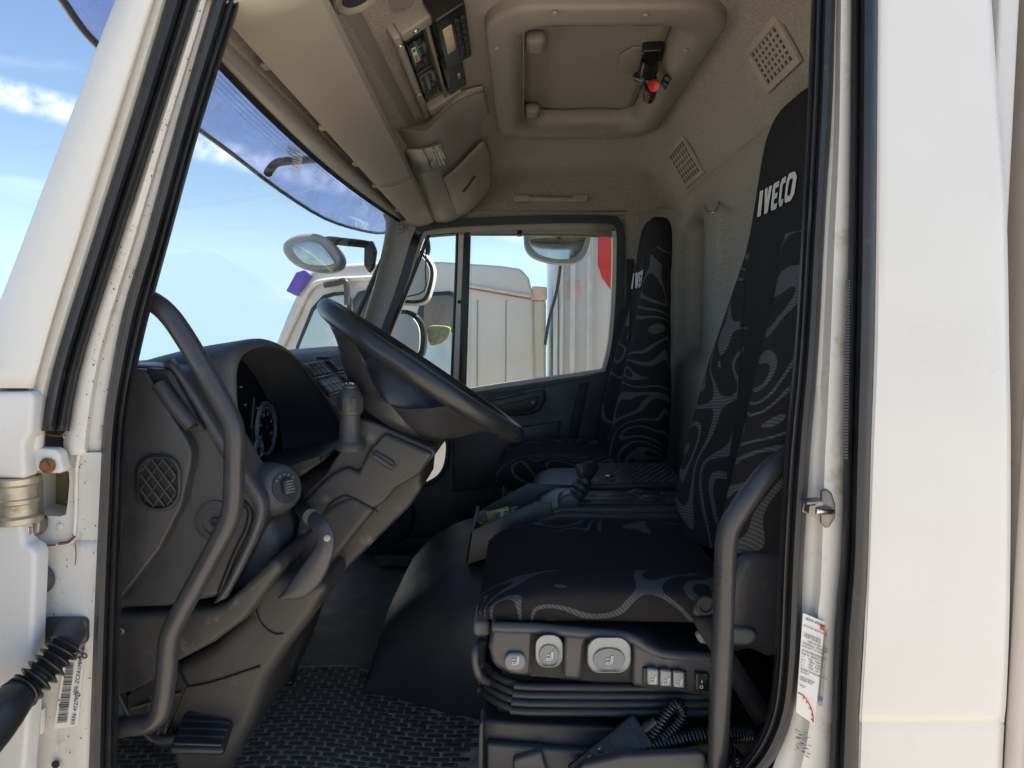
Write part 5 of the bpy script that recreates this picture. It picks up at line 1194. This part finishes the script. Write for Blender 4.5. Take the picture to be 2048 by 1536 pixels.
# back pivot housing, far arm, belt
slab('pivot_housing', [(1462, 1160), (1490, 1112), (1530, 1106), (1580, 1106), (1590, 1300), (1540, 1320), (1500, 1300), (1440, 1320), (1430, 1290), (1455, 1220)], .150, .185, SEATP, ds_, .014, 4)
slab('recline_knob', [(1390, 1268), (1450, 1254), (1512, 1262), (1516, 1278), (1500, 1292), (1400, 1290)], .138, .155, MGREY, ds_, .008, 4)
bkl = slab('belt_anchor', [(1384, 1228), (1390, 1204), (1404, 1196), (1422, 1198), (1428, 1216), (1424, 1240), (1400, 1246)], .140, .158, DARK, ds_, .006)
lathe('anchor_ring', [(.018, 0), (.018, .004), (.0165, .006), (.012, .0062), (.011, .002), (.001, .002)], P(1410, 1210, .140), (0, -1, 0), DARK, bkl, 20)
grid('belt_strap', [[P(1385, 1236, .138), P(1424, 1232, .138)], [P(1400, 1268, .128), P(1440, 1258, .128)], [P(1440, 1330, .126), P(1476, 1318, .126)], [P(1484, 1406, .134), P(1522, 1392, .134)], [P(1510, 1450, .15), P(1550, 1436, .15)]], BELT, ds_, 3, 1, .0025)
bkk = grid('buckle_stalk', [[P(1385, 1030, .68), P(1400, 1046, .68)], [P(1352, 1062, .69), P(1372, 1080, .69)], [P(1342, 1080, .69), P(1366, 1096, .69)]], RADIO, ds_, 2, 1, .012)
slab('buckle', [(1304, 1078), (1318, 1062), (1328, 1076), (1322, 1080)], .665, .70, RADIO, ds_, .002)

ps = thing('passenger_seat', 'black high-back passenger seat with grey swirl fabric by far door', 'seat', (.15, 1.58, .02))
PST = [(s[0]*.93+.03, .345+(s[1]-.345)*.88, s[2]-.012, s[3]*.94, s[4]+.01) for s in DST]
bk2 = seat(ps, 1.555, -.065, 0, PST, 1, 1.245, None)
letters(bk2, 1.660, 1.110, coverx(PST, 1.555, -.065), .058)
cushion(ps, -.09, .36, 1.30, 1.80, .400, .498)
rbox('base', (.14, 1.55, .20), (.42, .44, .40), DARK, ps, .02)
tube('belt', [Vector((.455, 1.94, 1.25)), Vector((.44, 1.88, 1.05)), Vector((.37, 1.86, .80)), Vector((.30, 1.85, .55))], .016, BELT, ps, 8, 4, flat=.15)
rbox('belt_guide', Vector((.47, 1.80, 1.13)), (.05, .02, .05), DARK, ps, .01)
slab('seat_side_hinge', [(1236, 948), (1262, 934), (1300, 938), (1330, 958), (1330, 990), (1240, 985)], 1.27, 1.31, DASH, ps, .012)

# ================================================================== ENGINE COVER, CONSOLE
eh = thing('engine_cover', 'rounded black vinyl engine cover rising beside the driver seat', 'engine cover', (.0, 1.0, .0))
rings = []
for i in range(25):
    f = i/24; x = -.415+f*1.03
    e = math.sqrt(max(0, 1-(1-min(1, f/.36))**2)); h = .03+.315*e
    y0_ = .70-.115*smooth(0, .30, f); y1_ = 1.42
    r = []
    for s in range(24):
        t = math.pi*s/23; c, sn = math.cos(t), math.sin(t)
        r.append(Vector((x, (y0_+y1_)/2-(y1_-y0_)/2*math.copysign(abs(c)**.45, c), h*abs(sn)**.42*1.0)))
    r.append(Vector((x, y1_, -.012))); r.insert(0, Vector((x, y0_, -.012)))
    rings.append(r)
loft('cover', rings, VINYL, eh, True, 60)
cc = thing('centre_console', 'dark grey centre console with open tray and gear selector', 'console', (.2, .95, .34))
# tray: four walls and bottom
def wall(a, b, name='tray_wall', t=.008): 
    return prism(name, a, b, DASH, cc, .003)
nz0 = [P(929, 1131, .715), P(940, 1063, .715), P(1074, 1004, .715), P(1104, 1006, .715), P(1110, 1075, .715)]
prism('tray_wall', nz0, (0, .010, 0), DASH, cc, .003)
fz0 = [P(952, 1090, .985), P(958, 1022, .985), P(1056, 966, .985), P(1172, 970, .985), P(1172, 1050, .985)]
prism('tray_wall', fz0, (0, -.010, 0), DASH, cc, .003)
a_, b_ = nz0[1], nz0[0]
prism('tray_wall', [a_, b_, Vector((b_.x, .985, b_.z)), Vector((a_.x, .985, a_.z))], (.010, 0, 0), DASH, cc, .003)
prism('tray_floor', [Vector((b_.x+.01, .724, .378)), Vector((.12, .724, .400)), Vector((.12, .976, .400)), Vector((b_.x+.01, .976, .378))], (0, 0, -.008), DARK, cc, 0)
xslab('console_body', [(.04, .34), (.03, .43), (.05, .472), (.10, .490), (.46, .492), (.52, .47), (.52, .34)], .74, 1.28, DASH, cc, .012, 4)
xslab('console_side', [(.028, .34), (.020, .425), (.042, .466), (.09, .482), (.50, .476), (.50, .34)], .712, .741, DASH, cc, .012, 4)
lid_ = xslab('console_lid', [(.175, .490), (.18, .508), (.48, .512), (.49, .490)], .93, 1.26, DARK, cc, .006)
V, F = [], []
for i in range(12):
    for j in range(13):
        x, y = .20+i*.023+(.0115 if j % 2 else 0), .945+j*.023; k = len(V); s = .007; zt = .5125+.0002*i
        V += [Vector((x-s, y-s*.6, zt)), Vector((x+s, y-s*.6, zt)), Vector((x+s, y+s*.6, zt)), Vector((x-s, y+s*.6, zt)), Vector((x-s*.6, y-s*.3, zt+.0035)), Vector((x+s*.6, y-s*.3, zt+.0035)), Vector((x+s*.6, y+s*.3, zt+.0035)), Vector((x-s*.6, y+s*.3, zt+.0035))]
        F += [(k+4, k+5, k+6, k+7), (k, k+1, k+5, k+4), (k+1, k+2, k+6, k+5), (k+2, k+3, k+7, k+6), (k+3, k, k+4, k+7)]
tag(raw('lid_tread', V, F, DASH, lid_, False), kind='stuff')
lathe('lid_bolt', [(.012, 0), (.012, .006), (.004, .008)], PZ(1218, 955, .515), (0, 0, 1), METAL, lid_, 12)
# switch plate, vents and buttons on the console top
rbox('switch_plate', (.29, .835, .4935), (.34, .15, .006), DARK, cc, .002)
for i in range(16): rbox('slot', (.175+i*.008, .785, .4985), (.0035, .016, .002), BLACK, cc, 0)
for x, y in ((.345, .80), (.325, .865)):
    b = lathe('round_button', [(.028, 0), (.028, .005), (.024, .007), (.022, .003), (.020, .003), (.020, .009), (.016, .011), (.001, .0115)], (x, y, .4965), (0, 0, 1), DASH, cc, 20)
for x, y, w in ((.17, .85, .07), (.25, .85, .06), (.42, .80, .06), (.42, .87, .06)): rbox('label_field', (x, y, .497), (w, .034, .003), DASH, cc, .001)
# gear selector
gs = slab('selector_base', [(1116, 1020), (1118, 1000), (1130, 989), (1148, 989), (1160, 1000), (1162, 1022)], .745, .82, SEATP, cc, .010, 4)
p_a, p_b = P(1158, 990, .80), P(1178, 945, .82)
tube('selector_rod', [P(1150, 1004, .79), P(1160, 985, .80), P(1168, 968, .81)], [.022, .017, .010], DASH, cc, 12, 4)
lathe('selector_gaiter', [(.019, 0), (.026, .004), (.026, .014), (.018, .020), (.022, .024), (.022, .034), (.016, .040)], P(1157, 982, .80), (P(1172, 958, .81)-P(1157, 982, .80)), DASH, cc, 16)
rg_ = []
for (u, v), w in zip(((1170, 962), (1171, 952), (1174, 942), (1180, 934), (1186, 932)), (9, 15, 18, 17, 8)):
    rg_.append([P(u+w*math.cos(t)*1.05, v+w*math.sin(t)*.75, .81+.022*math.sin(t+.6)) for t in [k*math.pi/7 for k in range(14)]])
loft('selector_knob', rg_, DASH, cc)

pk = thing('plastic_packet', 'clear packet with yellow printed card in the console tray', 'packet', P(995, 1030, .85))
cardp = [P(973, 1026, .84), P(1016, 1014, .86), P(1018, 1036, .855), P(980, 1050, .835)]
cd_ = prism('card', cardp, (0, .004, .001), YEL, pk, 0)
grid('bag', [[P(955, 1038, .80), P(960, 1024, .83), P(990, 1018, .85), P(1038, 1012, .86)], [P(958, 1046, .79), P(975, 1036, .82), P(1000, 1030, .845), P(1036, 1018, .85)], [P(968, 1052, .79), P(985, 1050, .82), P(1005, 1044, .835), P(1032, 1030, .84)]], CLEARP, pk, 3, 3, .001)
cxd = cardp[1]-cardp[0]; cyd = cardp[0]-cardp[3]
textmesh('card_print', '16.2\nLASO', .013, lerp2(*cardp, .24, .44), cxd, cyd, INK, pk, .0003, offs=.0004, lift=.004, space=.8)
textmesh('card_print', 'micro gel', .006, lerp2(*cardp, .60, .34), cxd, cyd, INK, pk, .0002, lift=.004)
textmesh('card_print', 'iiiiiiiii\niiiiiii\niiiiiiii', .006, lerp2(*cardp, .06, .40), cxd, cyd, INK, pk, .0002, lift=.004)

# ================================================================== FLOOR: rubber mat, pedals
fm_ = thing('rubber_floor_mat', 'dusty black rubber floor mat with pill-shaped studs', 'floor mat', (-.25, .4, .0))
mo = [(-.98, .03), (-.10, .03), (-.085, .57), (-.16, .60), (-.26, .66), (-.32, .74), (-.36, .80), (-.50, .86), (-.98, .82)]
prism('mat_sheet', [Vector((x, y, -.0095)) for x, y in mo], (0, 0, .012), MATBASE, fm_, .002)
def inside(x, y, poly):
    c = False
    for (x1, y1), (x2, y2) in zip(poly, poly[1:]+poly[:1]):
        if (y1 > y) != (y2 > y) and x < (x2-x1)*(y-y1)/(y2-y1)+x1: c = not c
    return c
V, F = [], []
for j in range(48):
    for i in range(22):
        x = -.99+i*.045+(.0225 if j % 2 else 0); y = .03+j*.0182+.02*math.sin(x*9)
        if not all(inside(x+a, y+b, mo) for a, b in ((-.024, 0), (.024, 0), (0, .009), (0, -.009))): continue
        k = len(V); L2, W2 = .0195+rnd.uniform(-.001, .001), .0064
        lo = [(-L2, -W2*.45), (-L2+.002, -W2*.85), (-L2+.006, -W2), (L2-.006, -W2), (L2-.002, -W2*.85), (L2, -W2*.45), (L2, W2*.45), (L2-.002, W2*.85), (L2-.006, W2), (-L2+.006, W2), (-L2+.002, W2*.85), (-L2, W2*.45)]
        a_ = .18*math.cos(x*9); n_ = len(lo); zt = .0058+rnd.uniform(-.0006, .0006)
        V += [Vector((x+a, y+b+a*a_, .0024)) for a, b in lo]+[Vector((x+a*.95, y+b*.84+a*a_, zt)) for a, b in lo]
        F.append(tuple(range(k+n_, k+2*n_))); F += [(k+q, k+(q+1) % n_, k+n_+(q+1) % n_, k+n_+q) for q in range(n_)]
tag(raw('mat_studs', V, F, MATPAD, fm_, False), kind='stuff')
rbox('footwell_edge', PZ(790, 1122, .012), (.16, .06, .03), mat('dusty_sill', (.10, .088, .072), .8, noise=.3, nscale=30), cab, .008)
for nm, uvs, lab, tilt in (('brake_pedal', (408, 1466), 'ribbed black rubber pedal at the foot of the column', 0), ('accelerator_pedal', (548, 1336), 'small black pedal under the steering column', 1)):
    z = .17 if tilt == 0 else .10
    c = P(uvs[0], uvs[1], .135) if tilt == 0 else P(uvs[0]+18, uvs[1]+2, .60)
    t = thing(nm, lab, 'pedal', c)
    B = basis((1, .15, -.12), (.35, -.25, .9))
    w, h = (.092, .085) if tilt == 0 else (.07, .10)
    rbox('pad', c, (w, h, .016), RUBBER, t, .006, 3, B)
    for k in range(5): rbox('rib', c+B@Vector((0, -h*.38+k*h*.19, .009)), (w*.88, .006, .008), RUBBER, t, .002, 2, B)
    tube('arm', [c+B@Vector((-.02, 0, -.008)), c+Vector((-.10, .02, -.02)), c+Vector((-.17, .04, .06)), c+Vector((-.2, .05, .2))], .012, DARK, t, 8, 4)

V, F = [], []
for i in range(170):
    x, y = rnd.uniform(-.75, -.12), rnd.uniform(.12, 1.5); zf = .0068 if (inside(x, y, mo)) else -.0088
    if not inside(x, y, mo) and (y < .62 or x > -.42): continue
    a = rnd.uniform(0, 6.28); l_, w_ = rnd.choice((.003, .004, .006, .012)), rnd.uniform(.0008, .0025); k = len(V); d = Vector((math.cos(a), math.sin(a), .1)); e = Vector((-math.sin(a), math.cos(a), 0)); p = Vector((x, y, zf))
    V += [p-d*l_*.5-e*w_*.5, p+d*l_*.5-e*w_*.3, p+d*l_*.4+e*w_*.5+Vector((0, 0, .001)), p-d*l_*.4+e*w_*.5+Vector((0, 0, .002))]; F.append((k, k+1, k+2, k+3))
tag(raw('floor_debris', V, F, mat('dry_debris', (.42, .36, .27), .8, noise=.4, nscale=80), None, False), 'scattered dry grit and straw bits on the cab floor', 'debris', kind='stuff')
gb = thing('green_shard', 'small shiny green scrap on the floor below the engine cover', 'scrap', PZ(818, 1157, .012))
c = PZ(820, 1156, .012)
lathe('piece', [(.022, 0), (.030, .006), (.022, .016), (.010, .022), (.001, .022)], c, (.2, .1, 1), GRNG, gb, 9)

# ================================================================== HAND CONTROL WITH COILED CORD
hc_ = thing('hand_control', 'black handheld remote control lying below the driver seat', 'remote control', P(1240, 1500, .10))
dirh = (P(1284, 1466, .11)-P(1180, 1548, .10)).normalized(); nh = Vector((-.15, -.72, .68)); Bh = basis(dirh, nh)
ch_ = P(1222, 1512, .105)
rbox('body', ch_, (.150, .062, .024), RADIO, hc_, .006, 3, Bh)
rbox('screen', ch_+Bh@Vector((.035, .0, .0125)), (.045, .044, .002), DARK, hc_, .001, 2, Bh)
for i in range(3):
    for j in range(3):
        kq = lathe('key', [(.0075, 0), (.0075, .002), (.005, .003), (.001, .003)], ch_+Bh@Vector((-.052+i*.022, -.018+j*.018, .012)), Bh@Vector((0, 0, 1)), DARK, hc_, 12)
        tube('key_mark', [ch_+Bh@Vector((-.055+i*.022, -.018+j*.018, .0156)), ch_+Bh@Vector((-.049+i*.022, -.018+j*.018, .0156))], .0006, ICON, kq, 5, 1)
tube('cable_gland', [ch_+Bh@Vector((.07, 0, 0)), ch_+Bh@Vector((.10, 0, .002))], [.011, .008], RADIO, hc_, 12, 1)
def coil(pts, r, pitch, w, name, parent):
    path = spline(pts, 12); L_ = [0]
    for a, b in zip(path, path[1:]): L_.append(L_[-1]+(b-a).length)
    tot = L_[-1]; turns = tot/pitch; N = int(turns*9); out = []; prev = None
    for i in range(N+1):
        s = tot*i/N; k = 0
        while k < len(L_)-2 and L_[k+1] < s: k += 1
        f = (s-L_[k])/max(1e-9, L_[k+1]-L_[k]); p = path[k].lerp(path[k+1], f); t = (path[k+1]-path[k]).normalized()
        if prev is None: prev = (Vector((0, 0, 1))-t*t.z).normalized()
        prev = (prev-t*prev.dot(t)).normalized(); b = t.cross(prev); a = 2*math.pi*turns*i/N
        out.append(p+prev*math.cos(a)*r+b*math.sin(a)*r)
    return tube(name, out, w, RADIO, parent, 6, 1)
tube('lead', [ch_+Bh@Vector((.098, 0, .002)), P(1305, 1462, .11), P(1318, 1448, .115)], .0042, RADIO, hc_, 8, 4)
coil([P(1300, 1478, .105), P(1318, 1450, .11), P(1335, 1425, .12), P(1352, 1408, .13), P(1366, 1428, .125), P(1350, 1452, .115), P(1322, 1478, .10)], .0085, .0062, .0026, 'coiled_cord', hc_)
coil([P(1298, 1496, .095), P(1340, 1484, .10), P(1400, 1472, .105), P(1450, 1470, .11), P(1500, 1468, .13)], .012, .0065, .003, 'coiled_cord', hc_)
coil([P(1450, 1500, .10), P(1470, 1510, .10), P(1480, 1540, .10)], .009, .0065, .003, 'coiled_cord', hc_)
pc = thing('sill_storage_pocket', 'dark plastic storage pocket and clip along the door sill', 'storage pocket', P(1290, 1560, .06))
slab('pocket_wall', [(1140, 1560), (1166, 1530), (1250, 1512), (1400, 1506), (1412, 1512), (1418, 1620), (1140, 1620)], .055, .075, DASH, pc, .006, 4)
slab('clip', [(1026, 1560), (1026, 1520), (1074, 1506), (1084, 1504), (1100, 1560)], .125, .160, SEATP, pc, .006)
slab('sill_cover', [(958, 1450), (966, 1442), (966, 1600), (952, 1600)], .12, .17, DASH, pc, .004)

# ================================================================== DOOR CABLE CONDUIT (hangs from the jamb to the open door)
cn = thing('cable_conduit', 'black corrugated cable conduit running from the hinge pillar to the door', 'conduit', P(140, 1262, -.01))
tube('sleeve', [P(142, 1262, -.010), P(136, 1276, -.030), P(130, 1292, -.048)], [.024, .021, .019], RUBBER2, cn, 16, 4)
path = spline([P(132, 1290, -.046), P(110, 1318, -.062), P(82, 1348, -.080), P(52, 1378, -.10), P(24, 1402, -.125), P(-6, 1430, -.155)], 16)
rr = []
tot = len(path)
rads = [.0215+.0050*math.cos(2*math.pi*i/7.5) for i in range(tot)]
seg = 16; V, F = [], []
for i, p in enumerate(path):
    t = (path[min(i+1, tot-1)]-path[max(i-1, 0)]).normalized(); a = (Vector((0, 0, 1))-t*t.z).normalized(); b = t.cross(a)
    for s in range(seg):
        q = 2*math.pi*s/seg; V.append(p+(a*math.cos(q)+b*math.sin(q))*rads[i])
for i in range(tot-1):
    for s in range(seg): F.append((i*seg+s, i*seg+(s+1) % seg, (i+1)*seg+(s+1) % seg, (i+1)*seg+s))
raw('corrugated_tube', V, F, RUBBER, cn, True, 80)
tube('end_sleeve', [P(30, 1398, -.12), P(8, 1424, -.145), P(-20, 1462, -.17), P(-80, 1540, -.22)], [.026, .029, .029, .026], RUBBER, cn, 16, 4)

# ================================================================== OPEN DRIVER DOOR (swung out past the left edge of the view)
dd = thing('driver_door', 'open white driver door swung forward on its hinges', 'door', (-.86, -.5, -.25))
dv_ = Vector((.06, -.998, 0)); ix = Vector((.998, .06, 0)); o_ = Vector((-.875, -.075, 0))
def DP(s, z, k=0): return o_+dv_*s+ix*k+Vector((0, 0, z))
prism('outer_panel', [DP(s, z) for s, z in ((0, -.22), (0, .84), (1.0, .90), (1.0, -.22))], -ix*.035, WHITE, dd, .015)
prism('inner_trim', [DP(s, z, .002) for s, z in ((.06, -.15), (.06, .78), (.94, .83), (.94, -.15))], ix*.03, DASH, dd, .015)
prism('armrest', [DP(s, z, .032) for s, z in ((.2, .52), (.2, .58), (.8, .62), (.8, .56))], ix*.05, DARK, dd, .012)
tube('edge_seal', [DP(.02, -.18, .004), DP(.02, .80, .004), DP(.23, 1.42, .004), DP(.94, 1.44, .004), DP(.98, .85, .004), DP(.98, -.18, .004)], .010, RUBBER, dd, 8, 1)
tube('window_frame', [DP(.0, .84, -.015), DP(.21, 1.44, -.015), DP(.97, 1.47, -.015), DP(1.0, .90, -.015)], .020, WHITE2, dd, 10, 1)
grid('window_glass', [[DP(.02, .85, -.012), DP(.99, .90, -.012)], [DP(.22, 1.43, -.012), DP(.96, 1.46, -.012)]], GLASS, dd)
tube('door_pull', [DP(.3, .42, .03), DP(.32, .44, .07), DP(.7, .48, .07), DP(.72, .47, .03)], .012, TUBE, dd, 8, 4)
